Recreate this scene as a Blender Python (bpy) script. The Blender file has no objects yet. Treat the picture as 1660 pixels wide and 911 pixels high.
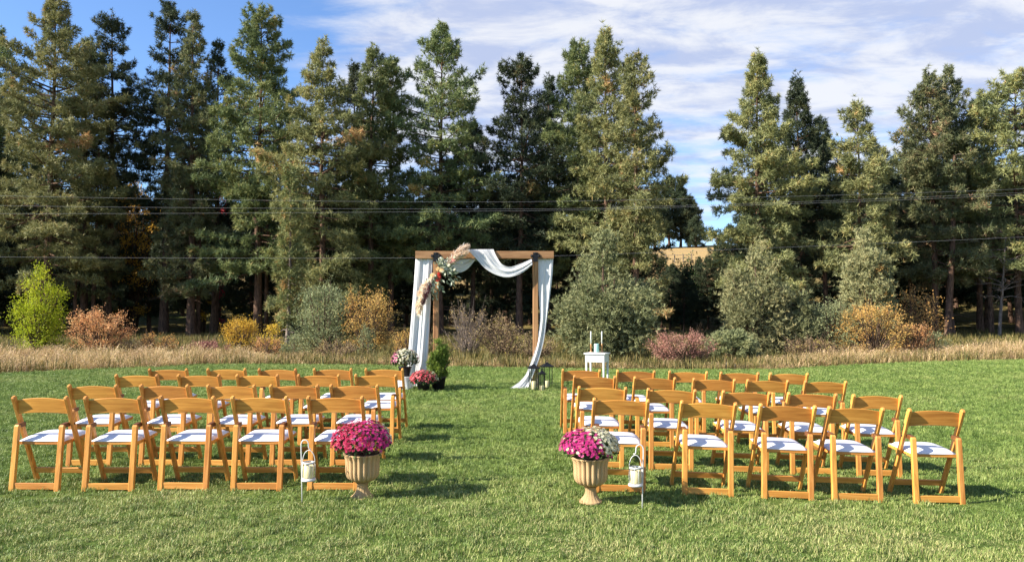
import bpy, math, random
import numpy as np
from mathutils import Vector, Matrix

# ------------------------------------------------------------------ camera, world, sun, exposure
SC = bpy.context.scene
COL = SC.collection
PI = math.pi
F, HOR, CX, CAMZ = 1247.0, 500.0, 830.0, 1.6          # focal length and horizon in photo pixels, camera height

cam = bpy.data.cameras.new('camera')
cam.sensor_width = 36.0
cam.lens = 36.0 * F / 1660.0
cam.clip_start, cam.clip_end = 0.1, 3000.0
cam_ob = bpy.data.objects.new('camera', cam)
cam_ob.location = (0, 0, CAMZ)
cam_ob.rotation_euler = (math.radians(90) + math.atan((HOR - 455.5) / F), 0, 0)
COL.objects.link(cam_ob)
SC.camera = cam_ob

SUN_EL, SUN_AZ = math.radians(32), math.radians(18)    # light travels towards +x, a little towards +y
L = Vector((math.cos(SUN_EL) * math.cos(SUN_AZ), math.cos(SUN_EL) * math.sin(SUN_AZ), -math.sin(SUN_EL)))
sun = bpy.data.lights.new('sun', 'SUN')
sun.energy = 5.0
sun.angle = math.radians(0.5)
sun.color = (1.0, 0.93, 0.82)
sun_ob = bpy.data.objects.new('sun', sun)
sun_ob.rotation_euler = L.to_track_quat('-Z', 'Y').to_euler()
COL.objects.link(sun_ob)

SC.view_settings.view_transform = 'Standard'
SC.view_settings.look = 'None'
SC.view_settings.exposure = 1.3
SC.view_settings.gamma = 1.0


class NT:
    """small helper round a node tree"""
    def __init__(self, tree):
        self.t = tree
        tree.nodes.clear()

    def n(self, typ, ins=None, **props):
        nd = self.t.nodes.new(typ)
        for k, v in props.items():
            setattr(nd, k, v)
        for k, v in (ins or {}).items():
            s = nd.inputs[k]
            if isinstance(v, bpy.types.NodeSocket):
                self.t.links.new(v, s)
            else:
                s.default_value = v
        return nd

    def ramp(self, fac, stops, interp='LINEAR'):
        r = self.n('ShaderNodeValToRGB', {0: fac})
        cr = r.color_ramp
        cr.interpolation = interp
        while len(cr.elements) < len(stops):
            cr.elements.new(0.5)
        for e, (p, c) in zip(cr.elements, stops):
            e.position = p
            e.color = (*c, 1) if len(c) == 3 else c
        return r.outputs[0]

    def mix(self, fac, a, b, mode='MIX'):
        m = self.n('ShaderNodeMix', data_type='RGBA', blend_type=mode)
        for i, v in ((0, fac), (6, a), (7, b)):
            s = m.inputs[i]
            if isinstance(v, bpy.types.NodeSocket):
                self.t.links.new(v, s)
            elif i == 0:
                s.default_value = v
            else:
                s.default_value = (*v, 1)
        return m.outputs[2]

    def math(self, op, a, b=0.0, c=0.0, clamp=False):
        return self.n('ShaderNodeMath', {0: a, 1: b, 2: c}, operation=op, use_clamp=clamp).outputs[0]

    def vmath(self, op, a, b=(0, 0, 0)):
        return self.n('ShaderNodeVectorMath', {0: a, 1: b}, operation=op)

    def noise(self, vec, scale, detail=3, rough=0.55, dist=0.0):
        return self.n('ShaderNodeTexNoise', {'Vector': vec, 'Scale': scale, 'Detail': detail, 'Roughness': rough, 'Distortion': dist}).outputs[0]

    def smooth(self, v, a, b):
        return self.n('ShaderNodeMapRange', {0: v, 1: a, 2: b, 3: 0.0, 4: 1.0}, interpolation_type='SMOOTHSTEP').outputs[0]


world = bpy.data.worlds.new('World')
SC.world = world
world.use_nodes = True
w = NT(world.node_tree)
sky = w.n('ShaderNodeTexSky', sky_type='NISHITA', sun_disc=False, sun_elevation=SUN_EL, sun_rotation=math.radians(270) - SUN_AZ,
          altitude=600, air_density=1.0, dust_density=0.6, ozone_density=2.2)
d = w.n('ShaderNodeTexCoord').outputs['Generated']
sep = w.n('ShaderNodeSeparateXYZ', {0: d})
zc = w.math('MAXIMUM', sep.outputs[2], 0.0)
den = w.math('ADD', zc, 0.10)
px_ = w.math('DIVIDE', sep.outputs[0], den)
py_ = w.math('DIVIDE', sep.outputs[1], den)
pl = w.n('ShaderNodeCombineXYZ', {0: px_, 1: py_, 2: 0.0}).outputs[0]
pl2 = w.n('ShaderNodeMapping', {'Vector': pl, 'Rotation': (0, 0, math.radians(24)), 'Scale': (0.85, 1.3, 1)}).outputs[0]
n1 = w.noise(pl2, 1.15, 8, 0.58, 0.25)
n2 = w.noise(pl2, 4.6, 6, 0.62, 0.3)
# edge of the cloud bank: a great circle rising from the left; beyond it only wisps
bank = w.vmath('DOT_PRODUCT', d, (0.80, 0.22, -0.56)).outputs['Value']
f = w.math('ADD', w.math('MULTIPLY', w.math('SUBTRACT', n1, 0.5), 1.25), w.math('MULTIPLY', w.math('SUBTRACT', n2, 0.5), 0.75))
base = w.math('ADD', f, w.math('MULTIPLY', w.smooth(bank, -0.36, 0.02), 0.60))
base = w.math('SUBTRACT', base, w.math('MULTIPLY', w.math('SUBTRACT', 1.0, w.smooth(sep.outputs[2], 0.07, 0.25)), 0.34))
cov = w.smooth(base, 0.17, 0.66)
cov = w.math('MULTIPLY', cov, 0.93)
shade = w.noise(pl2, 2.9, 7, 0.62, 0.4)
cloud = w.mix(w.smooth(shade, 0.38, 0.60), (3.5, 4.0, 5.5), (5.9, 6.0, 6.3))
skyc = w.mix(1.0, sky.outputs[0], (1.06, 1.26, 1.55), 'MULTIPLY')
colr = w.mix(cov, skyc, cloud)
bg = w.n('ShaderNodeBackground', {'Color': colr, 'Strength': 0.064})
w.t.links.new(bg.outputs[0], w.n('ShaderNodeOutputWorld').inputs[0])


# ------------------------------------------------------------------ helpers
def P(px, py, dist):
    """a point of the place seen at photo pixel (px, py), dist metres ahead"""
    return Vector(((px - CX) / F * dist, dist, CAMZ + (HOR - py) / F * dist))


def sst(a, b, v):
    t = np.clip((v - a) / (b - a), 0, 1)
    return t * t * (3 - 2 * t)


def ground_z(x, y):
    """height of the terrain"""
    x = np.asarray(x, float)
    y = np.asarray(y, float)
    dip = 0.13 * (1 - sst(6.0, 12.5, y) * 0.72) * (1 - sst(12, 18, y)) * sst(-0.5, 4.6, x) * (1 - 0.8 * sst(6, 14, x))
    hill = np.maximum(y - 52, 0) * 0.152 * sst(50, 70, y)
    hill = np.where(y > 130, 0.152 * 78 - (y - 130) * 0.02, hill)
    hill = hill * (1 + 0.06 * np.sin(x * 0.03 - 0.9))
    roll = 0.05 * np.sin(x * 0.31 + 0.7) * np.sin(y * 0.23) * sst(9, 20, y) + 0.35 * sst(17, 40, x) * sst(12, 26, y)
    return -dip + hill + roll


def gz(x, y):
    return float(ground_z(x, y))


EDGE_PX = [(-600, 618), (0, 605), (130, 600.5), (250, 597), (330, 593), (600, 593), (900, 594), (1250, 597.5), (1400, 592), (1660, 584), (2200, 577)]
EDGE = [((px - CX) / F * (CAMZ * F / (py - HOR)), CAMZ * F / (py - HOR)) for px, py in EDGE_PX]
EDGE.sort()
EX, EY = np.array([e[0] for e in EDGE]), np.array([e[1] for e in EDGE])


def lawn_edge(x):
    return np.interp(x, EX, EY)


def tag(o, label=None, cat=None, group=None, kind=None):
    for k, v in (('label', label), ('category', cat), ('group', group), ('kind', kind)):
        if v:
            o[k] = v
    return o


def empty(name, loc, label=None, cat=None, group=None, rz=0.0):
    o = bpy.data.objects.new(name, None)
    o.empty_display_size = 0.1
    o.location = loc
    o.rotation_euler = (0, 0, rz)
    COL.objects.link(o)
    return tag(o, label, cat, group)


def link(name, mesh, parent=None, loc=(0, 0, 0), rot=(0, 0, 0)):
    o = bpy.data.objects.new(name, mesh)
    o.location = loc
    o.rotation_euler = rot
    o.parent = parent
    COL.objects.link(o)
    return o


def copy_tree(o, parent=None):
    c = o.copy()
    COL.objects.link(c)
    c.parent = parent
    for ch in list(o.children):
        copy_tree(ch, c)
    return c


class MB:
    """collects shapes, builds ONE mesh"""
    def __init__(self):
        self.v, self.f, self.s = [], [], []

    def add(self, verts, faces, smooth=False):
        b = len(self.v)
        self.v.extend([tuple(v) for v in verts])
        self.f.extend([tuple(i + b for i in f) for f in faces])
        self.s.extend([smooth] * len(faces))

    def prism(self, path, wx, wy, up=(1, 0, 0), bevel=0.0):
        """bar of rectangular section along a path of points; wx along 'up', wy across"""
        path = [Vector(p) for p in path]
        n = len(path)
        secs = []
        for i, p in enumerate(path):
            t = (path[min(i + 1, n - 1)] - path[max(i - 1, 0)]).normalized()
            a = Vector(up)
            a = (a - t * a.dot(t)).normalized()
            b = t.cross(a)
            hx = (wx[i] if isinstance(wx, (list, tuple)) else wx) / 2
            hy = (wy[i] if isinstance(wy, (list, tuple)) else wy) / 2
            c = min(bevel, hx * .6, hy * .6)
            if c > 0:
                q = [(-hx + c, -hy), (hx - c, -hy), (hx, -hy + c), (hx, hy - c), (hx - c, hy), (-hx + c, hy), (-hx, hy - c), (-hx, -hy + c)]
            else:
                q = [(-hx, -hy), (hx, -hy), (hx, hy), (-hx, hy)]
            secs.append([p + a * u + b * v for u, v in q])
        m = len(secs[0])
        fs = []
        for i in range(n - 1):
            for j in range(m):
                k = (j + 1) % m
                fs.append((i * m + j, i * m + k, (i + 1) * m + k, (i + 1) * m + j))
        fs.append(tuple(reversed(range(m))))
        fs.append(tuple((n - 1) * m + j for j in range(m)))
        self.add([v for s in secs for v in s], fs)
        return self

    def box(self, c, s, rz=0.0, bevel=0.0):
        c = Vector(c)
        x = Vector((math.cos(rz), math.sin(rz), 0))
        return self.prism([c - Vector((0, 0, s[2] / 2)), c + Vector((0, 0, s[2] / 2))], s[0], s[1], up=x, bevel=bevel)

    def tube(self, path, rad, sides=8, cap=True, smooth=True):
        path = [Vector(p) for p in path]
        n = len(path)
        vs, prev = [], None
        for i, p in enumerate(path):
            t = (path[min(i + 1, n - 1)] - path[max(i - 1, 0)]).normalized()
            a = prev if prev is not None else (Vector((1, 0, 0)) if abs(t.x) < .9 else Vector((0, 1, 0)))
            a = (a - t * a.dot(t)).normalized()
            prev = a
            b = t.cross(a)
            r = rad[i] if isinstance(rad, (list, tuple)) else rad
            for j in range(sides):
                an = 2 * PI * j / sides
                vs.append(p + (a * math.cos(an) + b * math.sin(an)) * r)
        fs = []
        for i in range(n - 1):
            for j in range(sides):
                k = (j + 1) % sides
                fs.append((i * sides + j, i * sides + k, (i + 1) * sides + k, (i + 1) * sides + j))
        self.add(vs, fs, smooth)
        if cap:
            b = len(self.v) - len(vs)
            self.f.append(tuple(b + j for j in reversed(range(sides))))
            self.f.append(tuple(b + (n - 1) * sides + j for j in range(sides)))
            self.s += [False, False]
        return self

    def lathe(self, prof, sides=24, mod=None, smooth=True, c=(0, 0, 0), cap=True):
        vs, fs = [], []
        n = len(prof)
        for i, (r, z) in enumerate(prof):
            for j in range(sides):
                an = 2 * PI * j / sides
                rr = r * (mod(an, i, r, z) if mod else 1.0)
                vs.append((c[0] + rr * math.cos(an), c[1] + rr * math.sin(an), c[2] + z))
        for i in range(n - 1):
            for j in range(sides):
                k = (j + 1) % sides
                fs.append((i * sides + j, i * sides + k, (i + 1) * sides + k, (i + 1) * sides + j))
        self.add(vs, fs, smooth)
        if cap:
            b = len(self.v) - len(vs)
            self.f.append(tuple(b + j for j in reversed(range(sides))))
            self.f.append(tuple(b + (n - 1) * sides + j for j in range(sides)))
            self.s += [False, False]
        return self

    def mesh(self, name, mat):
        me = bpy.data.meshes.new(name)
        me.from_pydata(self.v, [], self.f)
        me.polygons.foreach_set('use_smooth', self.s)
        me.materials.append(mat)
        me.update()
        return me

    def build(self, name, mat, parent=None, loc=(0, 0, 0), rot=(0, 0, 0)):
        return link(name, self.mesh(name, mat), parent, loc, rot)


def tri_mesh(name, V, mat, tone=None, faces=None, smooth=False):
    """big triangle mesh out of numpy arrays; tone is one value per vertex"""
    me = bpy.data.meshes.new(name)
    V = np.ascontiguousarray(V, np.float32).reshape(-1, 3)
    if faces is None:
        faces = np.arange(len(V), dtype=np.int32).reshape(-1, 3)
    nf, k = faces.shape
    me.vertices.add(len(V))
    me.vertices.foreach_set('co', V.ravel())
    me.loops.add(nf * k)
    me.loops.foreach_set('vertex_index', np.ascontiguousarray(faces, np.int32).ravel())
    me.polygons.add(nf)
    me.polygons.foreach_set('loop_start', np.arange(0, nf * k, k, dtype=np.int32))
    me.polygons.foreach_set('use_smooth', np.full(nf, smooth))
    if tone is not None:
        a = me.attributes.new('tone', 'FLOAT', 'POINT')
        a.data.foreach_set('value', np.ascontiguousarray(tone, np.float32))
    me.materials.append(mat)
    me.update(calc_edges=True)
    return me


def unit(a):
    return a / np.maximum(np.linalg.norm(a, axis=-1, keepdims=True), 1e-9)


# ------------------------------------------------------------------ materials
def mat_new(name):
    m = bpy.data.materials.new(name)
    m.use_nodes = True
    return m, NT(m.node_tree)


def out(t, shader):
    t.t.links.new(shader, t.n('ShaderNodeOutputMaterial').inputs[0])


def simple(name, col, rough=0.6, spec=0.4, metal=0.0, vary=0.12, scale=30, bump=0.0, bscale=80):
    m, t = mat_new(name)
    co = t.n('ShaderNodeTexCoord').outputs['Object']
    nz = t.noise(co, scale, 4)
    c = t.mix(nz, [x * (1 - vary) for x in col], [min(1, x * (1 + vary)) for x in col])
    p = t.n('ShaderNodeBsdfPrincipled', {'Base Color': c, 'Roughness': rough, 'Specular IOR Level': spec, 'Metallic': metal})
    if bump:
        b = t.n('ShaderNodeBump', {'Strength': bump, 'Distance': 0.01, 'Height': t.noise(co, bscale, 4)})
        t.t.links.new(b.outputs[0], p.inputs['Normal'])
    out(t, p.outputs[0])
    return m


def wood(name, c1, c2, c3, axis, rough=0.48, scale=1.0):
    """grain runs along axis; colour shifts a little from object to object"""
    m, t = mat_new(name)
    co = t.n('ShaderNodeTexCoord').outputs['Object']
    rnd = t.n('ShaderNodeObjectInfo').outputs['Random']
    off = t.n('ShaderNodeCombineXYZ', {0: rnd, 1: t.math('MULTIPLY', rnd, 7.0), 2: t.math('MULTIPLY', rnd, 3.0)}).outputs[0]
    vec = t.vmath('ADD', co, off).outputs[0]
    sc = [34.0 * scale] * 3
    sc[axis] = 2.2 * scale
    vec = t.n('ShaderNodeMapping', {'Vector': vec, 'Scale': sc}).outputs[0]
    g = t.noise(vec, 1.0, 5, 0.6, 0.6)
    fine = t.noise(vec, 4.0, 3, 0.6)
    c = t.ramp(g, [(0.34, c1), (0.5, c2), (0.66, c3)])
    c = t.mix(t.math('MULTIPLY', fine, 0.35), c, c1)
    hsv = t.n('ShaderNodeHueSaturation', {'Color': c, 'Value': t.math('ADD', t.math('MULTIPLY', rnd, 0.26), 0.87), 'Hue': t.math('ADD', t.math('MULTIPLY', rnd, 0.012), 0.494)})
    p = t.n('ShaderNodeBsdfPrincipled', {'Base Color': hsv.outputs[0], 'Roughness': rough, 'Specular IOR Level': 0.32})
    b = t.n('ShaderNodeBump', {'Strength': 0.12, 'Distance': 0.004, 'Height': g})
    t.t.links.new(b.outputs[0], p.inputs['Normal'])
    out(t, p.outputs[0])
    return m


def leafy(name, stops, transl=0.25, rough=0.6, spec=0.25, objvar=0.22):
    """foliage: colour from the vertex attribute 'tone' (own colour of each tuft), varied a little per object"""
    m, t = mat_new(name)
    tone = t.n('ShaderNodeAttribute', attribute_name='tone').outputs['Fac']
    c = t.ramp(tone, stops)
    rnd = t.n('ShaderNodeObjectInfo').outputs['Random']
    c = t.n('ShaderNodeHueSaturation', {'Color': c, 'Value': t.math('ADD', t.math('MULTIPLY', rnd, objvar), 1 - objvar / 2), 'Hue': t.math('ADD', t.math('MULTIPLY', rnd, 0.02), 0.49)}).outputs[0]
    p = t.n('ShaderNodeBsdfPrincipled', {'Base Color': c, 'Roughness': rough, 'Specular IOR Level': spec})
    tr = t.n('ShaderNodeBsdfTranslucent', {'Color': c})
    out(t, t.n('ShaderNodeMixShader', {0: transl, 1: p.outputs[0], 2: tr.outputs[0]}).outputs[0])
    return m


def bark(name, c1, c2, scale=3.0):
    m, t = mat_new(name)
    co = t.n('ShaderNodeTexCoord').outputs['Object']
    v = t.n('ShaderNodeMapping', {'Vector': co, 'Scale': (scale * 3, scale * 3, scale * 0.7)}).outputs[0]
    g = t.noise(v, 1.4, 5, 0.65, 0.4)
    c = t.ramp(g, [(0.36, c1), (0.6, c2)])
    p = t.n('ShaderNodeBsdfPrincipled', {'Base Color': c, 'Roughness': 0.9, 'Specular IOR Level': 0.15})
    b = t.n('ShaderNodeBump', {'Strength': 0.7, 'Distance': 0.05, 'Height': g})
    t.t.links.new(b.outputs[0], p.inputs['Normal'])
    out(t, p.outputs[0])
    return m


def grass_mat(name, dark, mid, light, dry, transl=0.13, patch=0.6):
    """blades: colour by blade (instance), by patch of ground, and from base to tip"""
    m, t = mat_new(name)
    pos = t.n('ShaderNodeNewGeometry').outputs['Position']
    rnd = t.n('ShaderNodeObjectInfo').outputs['Random']
    tone = t.n('ShaderNodeAttribute', attribute_name='tone').outputs['Fac']
    flat = t.n('ShaderNodeMapping', {'Vector': pos, 'Scale': (1, 1, 0)}).outputs[0]
    big = t.noise(flat, 0.55, 4, 0.6)
    med = t.noise(flat, 3.2, 4, 0.65)
    k = t.math('ADD', t.math('MULTIPLY', rnd, 0.26), t.math('ADD', t.math('ADD', t.math('MULTIPLY', t.smooth(med, 0.34, 0.66), 0.26), t.math('MULTIPLY', big, 0.34)), t.math('MULTIPLY', tone, 0.20)))
    c = t.ramp(k, [(0.22, dark), (0.5, mid), (0.78, light)])
    sepy = t.n('ShaderNodeSeparateXYZ', {0: pos}).outputs[1]
    worn = t.math('MULTIPLY', t.math('SUBTRACT', 1.0, t.smooth(sepy, 5.0, 9.0)), 0.15)
    dryk = t.smooth(t.math('ADD', t.math('ADD', t.math('MULTIPLY', big, 0.5), t.math('MULTIPLY', tone, 0.42)), worn), 0.62 - 0.1 * patch, 0.90)
    c = t.mix(t.math('MULTIPLY', dryk, 0.85), c, dry)
    p = t.n('ShaderNodeBsdfPrincipled', {'Base Color': c, 'Roughness': 0.5, 'Specular IOR Level': 0.3})
    tr = t.n('ShaderNodeBsdfTranslucent', {'Color': c})
    out(t, t.n('ShaderNodeMixShader', {0: transl, 1: p.outputs[0], 2: tr.outputs[0]}).outputs[0])
    return m


M = {}
HON = ((0.45, 0.180, 0.034), (0.60, 0.265, 0.056), (0.72, 0.35, 0.088))
M['wood_z'] = wood('honey_wood_upright', *HON, 2)
M['wood_x'] = wood('honey_wood_crosswise', *HON, 0)
M['wood_back'] = wood('honey_wood_backrest', (0.38, 0.15, 0.026), (0.53, 0.23, 0.043), (0.66, 0.31, 0.065), 0)  # same honey wood, darker: shade on the backrest put into its colour
M['wood_dark'] = wood('dark_hinge_wood', (0.10, 0.035, 0.010), (0.14, 0.05, 0.015), (0.2, 0.08, 0.02), 0)  # hinge arms, darker brown than the other chair parts
M['vinyl'] = simple('white_vinyl', (0.66, 0.66, 0.70), 0.42, 0.4, vary=0.06, scale=9, bump=0.45, bscale=11)
M['beam_x'] = wood('arch_timber_crosswise', (0.20, 0.10, 0.04), (0.36, 0.20, 0.085), (0.48, 0.29, 0.14), 0, 0.7, 0.5)
M['beam_z'] = wood('arch_timber_upright', (0.19, 0.085, 0.036), (0.34, 0.165, 0.072), (0.46, 0.24, 0.115), 2, 0.7, 0.5)
M['black_iron'] = simple('black_iron', (0.018, 0.018, 0.02), 0.45, 0.5, 0.6)
M['white_metal'] = simple('white_painted_metal', (0.62, 0.61, 0.58), 0.4, 0.5, vary=0.06)
M['white_paint'] = simple('white_painted_wood', (0.60, 0.59, 0.56), 0.5, 0.4, vary=0.07, scale=18, bump=0.1)
M['wax'] = simple('cream_wax', (0.80, 0.66, 0.36), 0.5, 0.4, vary=0.05)
M['wax_white'] = simple('ivory_wax', (0.78, 0.76, 0.68), 0.5, 0.4, vary=0.04)
M['wax_mint'] = simple('mint_wax', (0.36, 0.62, 0.52), 0.5, 0.4, vary=0.06)
M['copper'] = simple('copper_metal', (0.62, 0.28, 0.12), 0.35, 0.5, 0.6)
M['plastic_pot'] = simple('dark_plastic_pot', (0.022, 0.018, 0.024), 0.45, 0.4)
M['soil'] = simple('potting_soil', (0.03, 0.02, 0.012), 0.95, 0.1, vary=0.5, scale=60)
M['cable'] = simple('weathered_cable', (0.26, 0.26, 0.27), 0.5, 0.4)
M['bark_pine'] = bark('pine_bark', (0.045, 0.028, 0.02), (0.17, 0.10, 0.066))
M['bark_grey'] = bark('grey_twig_bark', (0.10, 0.08, 0.065), (0.25, 0.20, 0.165))
M['bark_shrub'] = bark('brown_stem_bark', (0.05, 0.035, 0.025), (0.14, 0.09, 0.06))
M['fence_wood'] = simple('grey_fence_wood', (0.20, 0.165, 0.13), 0.9, 0.1)


def mk_cloth():
    m, t = mat_new('sheer_white_cloth')
    co = t.n('ShaderNodeTexCoord').outputs['Object']
    c = t.mix(t.noise(co, 6, 3), (0.84, 0.84, 0.84), (0.88, 0.88, 0.87))
    p = t.n('ShaderNodeBsdfPrincipled', {'Base Color': c, 'Roughness': 0.85, 'Specular IOR Level': 0.15})
    cr = t.n('ShaderNodeMapping', {'Vector': co, 'Scale': (30, 30, 5)}).outputs[0]
    bm = t.n('ShaderNodeBump', {'Strength': 0.22, 'Distance': 0.015, 'Height': t.noise(cr, 1.0, 5, 0.6, 0.8)})
    t.t.links.new(bm.outputs[0], p.inputs['Normal'])
    tr = t.n('ShaderNodeBsdfTranslucent', {'Color': c})
    out(t, t.n('ShaderNodeMixShader', {0: 0.48, 1: p.outputs[0], 2: tr.outputs[0]}).outputs[0])
    return m


def mk_glass():
    m, t = mat_new('thin_clear_glass')
    p = t.n('ShaderNodeBsdfGlossy', {'Color': (0.9, 0.92, 0.92, 1), 'Roughness': 0.05})
    tr = t.n('ShaderNodeBsdfTransparent', {'Color': (0.95, 0.97, 0.97, 1)})
    out(t, t.n('ShaderNodeMixShader', {0: 0.93, 1: p.outputs[0], 2: tr.outputs[0]}).outputs[0])
    return m


def mk_wicker():
    m, t = mat_new('tan_wicker_resin')
    co = t.n('ShaderNodeTexCoord').outputs['Object']
    s = t.n('ShaderNodeSeparateXYZ', {0: co})
    ang = t.math('ARCTAN2', s.outputs[1], s.outputs[0])
    wv = t.math('MULTIPLY', t.math('SINE', t.math('MULTIPLY', s.outputs[2], 520.0)), t.math('SINE', t.math('MULTIPLY', ang, 80.0)))
    wv = t.math('ADD', t.math('MULTIPLY', wv, 0.5), 0.5)
    nz = t.noise(co, 9, 4)
    c = t.mix(wv, (0.44, 0.27, 0.12), (0.68, 0.47, 0.24))
    c = t.mix(t.math('MULTIPLY', nz, 0.5), c, (0.50, 0.33, 0.16))
    p = t.n('ShaderNodeBsdfPrincipled', {'Base Color': c, 'Roughness': 0.7, 'Specular IOR Level': 0.25})
    b = t.n('ShaderNodeBump', {'Strength': 0.8, 'Distance': 0.006, 'Height': wv})
    t.t.links.new(b.outputs[0], p.inputs['Normal'])
    out(t, p.outputs[0])
    return m


M['cloth'], M['glass'], M['wicker'] = mk_cloth(), mk_glass(), mk_wicker()
M['pine_green'] = leafy('pine_needles_green', [(0.0, (0.071, 0.107, 0.049)), (0.4, (0.172, 0.212, 0.083)), (0.8, (0.298, 0.305, 0.107)), (1.0, (0.478, 0.297, 0.107))])
M['pine_olive'] = leafy('pine_needles_olive', [(0.0, (0.100, 0.122, 0.054)), (0.4, (0.248, 0.262, 0.105)), (0.8, (0.389, 0.358, 0.136)), (1.0, (0.588, 0.355, 0.154))])
M['pine_dark'] = leafy('pine_needles_dark', [(0.0, (0.027, 0.042, 0.025)), (0.5, (0.063, 0.083, 0.041)), (0.9, (0.113, 0.120, 0.050)), (1.0, (0.195, 0.128, 0.055))])
M['pine_brown'] = leafy('pine_needles_browning', [(0.0, (0.071, 0.090, 0.047)), (0.4, (0.166, 0.194, 0.084)), (0.75, (0.271, 0.250, 0.116)), (1.0, (0.508, 0.301, 0.164))])
M['juniper'] = leafy('juniper_sage', [(0.0, (0.101, 0.119, 0.055)), (0.5, (0.246, 0.264, 0.122)), (1.0, (0.392, 0.374, 0.179))])
M['juniper_pale'] = leafy('juniper_silver', [(0.0, (0.138, 0.150, 0.074)), (0.5, (0.327, 0.336, 0.157)), (1.0, (0.483, 0.429, 0.196))])
M['sage'] = leafy('willow_sage', [(0.0, (0.099, 0.121, 0.060)), (0.5, (0.231, 0.257, 0.122)), (1.0, (0.363, 0.362, 0.171))])
M['lime'] = leafy('lime_leaf', [(0.0, (0.194, 0.266, 0.014)), (0.5, (0.411, 0.508, 0.026)), (1.0, (0.629, 0.629, 0.043))], 0.4)
M['yellow'] = leafy('yellow_leaf', [(0.0, (0.270, 0.186, 0.034)), (0.5, (0.642, 0.406, 0.051)), (1.0, (0.880, 0.608, 0.075))], 0.35)
M['amber'] = leafy('amber_leaf', [(0.0, (0.219, 0.186, 0.066)), (0.45, (0.545, 0.353, 0.106)), (0.8, (0.763, 0.428, 0.120)), (1.0, (0.792, 0.372, 0.134))], 0.3)
M['salmon'] = leafy('salmon_leaf', [(0.0, (0.343, 0.179, 0.061)), (0.5, (0.721, 0.356, 0.153)), (1.0, (0.774, 0.534, 0.230))], 0.3)
M['rose'] = leafy('rose_twig_leaf', [(0.0, (0.207, 0.076, 0.076)), (0.5, (0.441, 0.184, 0.153)), (1.0, (0.544, 0.337, 0.230))], 0.25)
M['russet'] = leafy('russet_twig_leaf', [(0.0, (0.138, 0.097, 0.062)), (0.5, (0.331, 0.235, 0.138)), (0.85, (0.469, 0.331, 0.138)), (1.0, (0.580, 0.497, 0.083))], 0.25)
M['red'] = leafy('red_leaf', [(0.0, (0.25, 0.02, 0.02)), (1.0, (0.60, 0.05, 0.06))], 0.35)
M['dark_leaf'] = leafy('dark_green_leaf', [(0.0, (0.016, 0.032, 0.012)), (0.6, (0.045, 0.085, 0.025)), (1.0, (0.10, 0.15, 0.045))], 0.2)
M['spruce'] = leafy('dwarf_spruce_needles', [(0.0, (0.050, 0.094, 0.022)), (0.5, (0.151, 0.234, 0.036)), (1.0, (0.319, 0.406, 0.065))], 0.25)
M['magenta'] = leafy('magenta_petal', [(0.0, (0.324, 0.008, 0.091)), (0.6, (0.557, 0.029, 0.199)), (1.0, (0.675, 0.131, 0.298))], 0.2)
M['crimson'] = leafy('crimson_petal', [(0.0, (0.269, 0.007, 0.046)), (0.6, (0.470, 0.020, 0.100)), (1.0, (0.588, 0.101, 0.185))], 0.2)
M['coral'] = leafy('coral_pink_petal', [(0.0, (0.425, 0.034, 0.068)), (0.6, (0.612, 0.102, 0.136)), (1.0, (0.680, 0.238, 0.238))], 0.2)
M['cream'] = leafy('cream_petal', [(0.0, (0.524, 0.495, 0.267)), (0.5, (0.704, 0.675, 0.457)), (1.0, (0.781, 0.762, 0.628))], 0.2)
M['pink'] = leafy('pink_petal', [(0.0, (0.55, 0.12, 0.24)), (1.0, (0.75, 0.30, 0.40))], 0.2)
M['rust'] = leafy('rust_red_petal', [(0.0, (0.26, 0.014, 0.008)), (0.6, (0.46, 0.04, 0.02)), (1.0, (0.55, 0.12, 0.06))], 0.2)
M['peach'] = leafy('peach_petal', [(0.0, (0.60, 0.30, 0.10)), (1.0, (0.80, 0.60, 0.34))], 0.2)
M['dusty_pink'] = leafy('dusty_pink_petal', [(0.0, (0.45, 0.14, 0.12)), (1.0, (0.70, 0.34, 0.30))], 0.2)
M['plume'] = leafy('pampas_plume', [(0.0, (0.688, 0.460, 0.286)), (0.6, (0.880, 0.755, 0.572)), (1.0, (0.880, 0.880, 0.822))], 0.4)
M['plume_dark'] = leafy('burgundy_plume', [(0.0, (0.10, 0.03, 0.04)), (1.0, (0.26, 0.10, 0.10))], 0.3)
M['eucalyptus'] = leafy('eucalyptus_leaf', [(0.0, (0.125, 0.175, 0.100)), (0.6, (0.325, 0.375, 0.250)), (1.0, (0.625, 0.650, 0.500))], 0.2)
M['lawn_blade'] = grass_mat('lawn_blades', (0.052, 0.098, 0.016), (0.150, 0.222, 0.046), (0.300, 0.365, 0.095), (0.56, 0.49, 0.22))
M['tall_blade'] = leafy('dry_meadow_blades', [(0.0, (0.168, 0.136, 0.041)), (0.35, (0.408, 0.297, 0.122)), (0.75, (0.625, 0.451, 0.233)), (1.0, (0.723, 0.510, 0.314))], 0.3, objvar=0.4)
M['low_blade'] = leafy('green_meadow_blades', [(0.0, (0.06, 0.065, 0.018)), (0.5, (0.17, 0.15, 0.045)), (1.0, (0.36, 0.27, 0.10))], 0.3, objvar=0.4)


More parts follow.
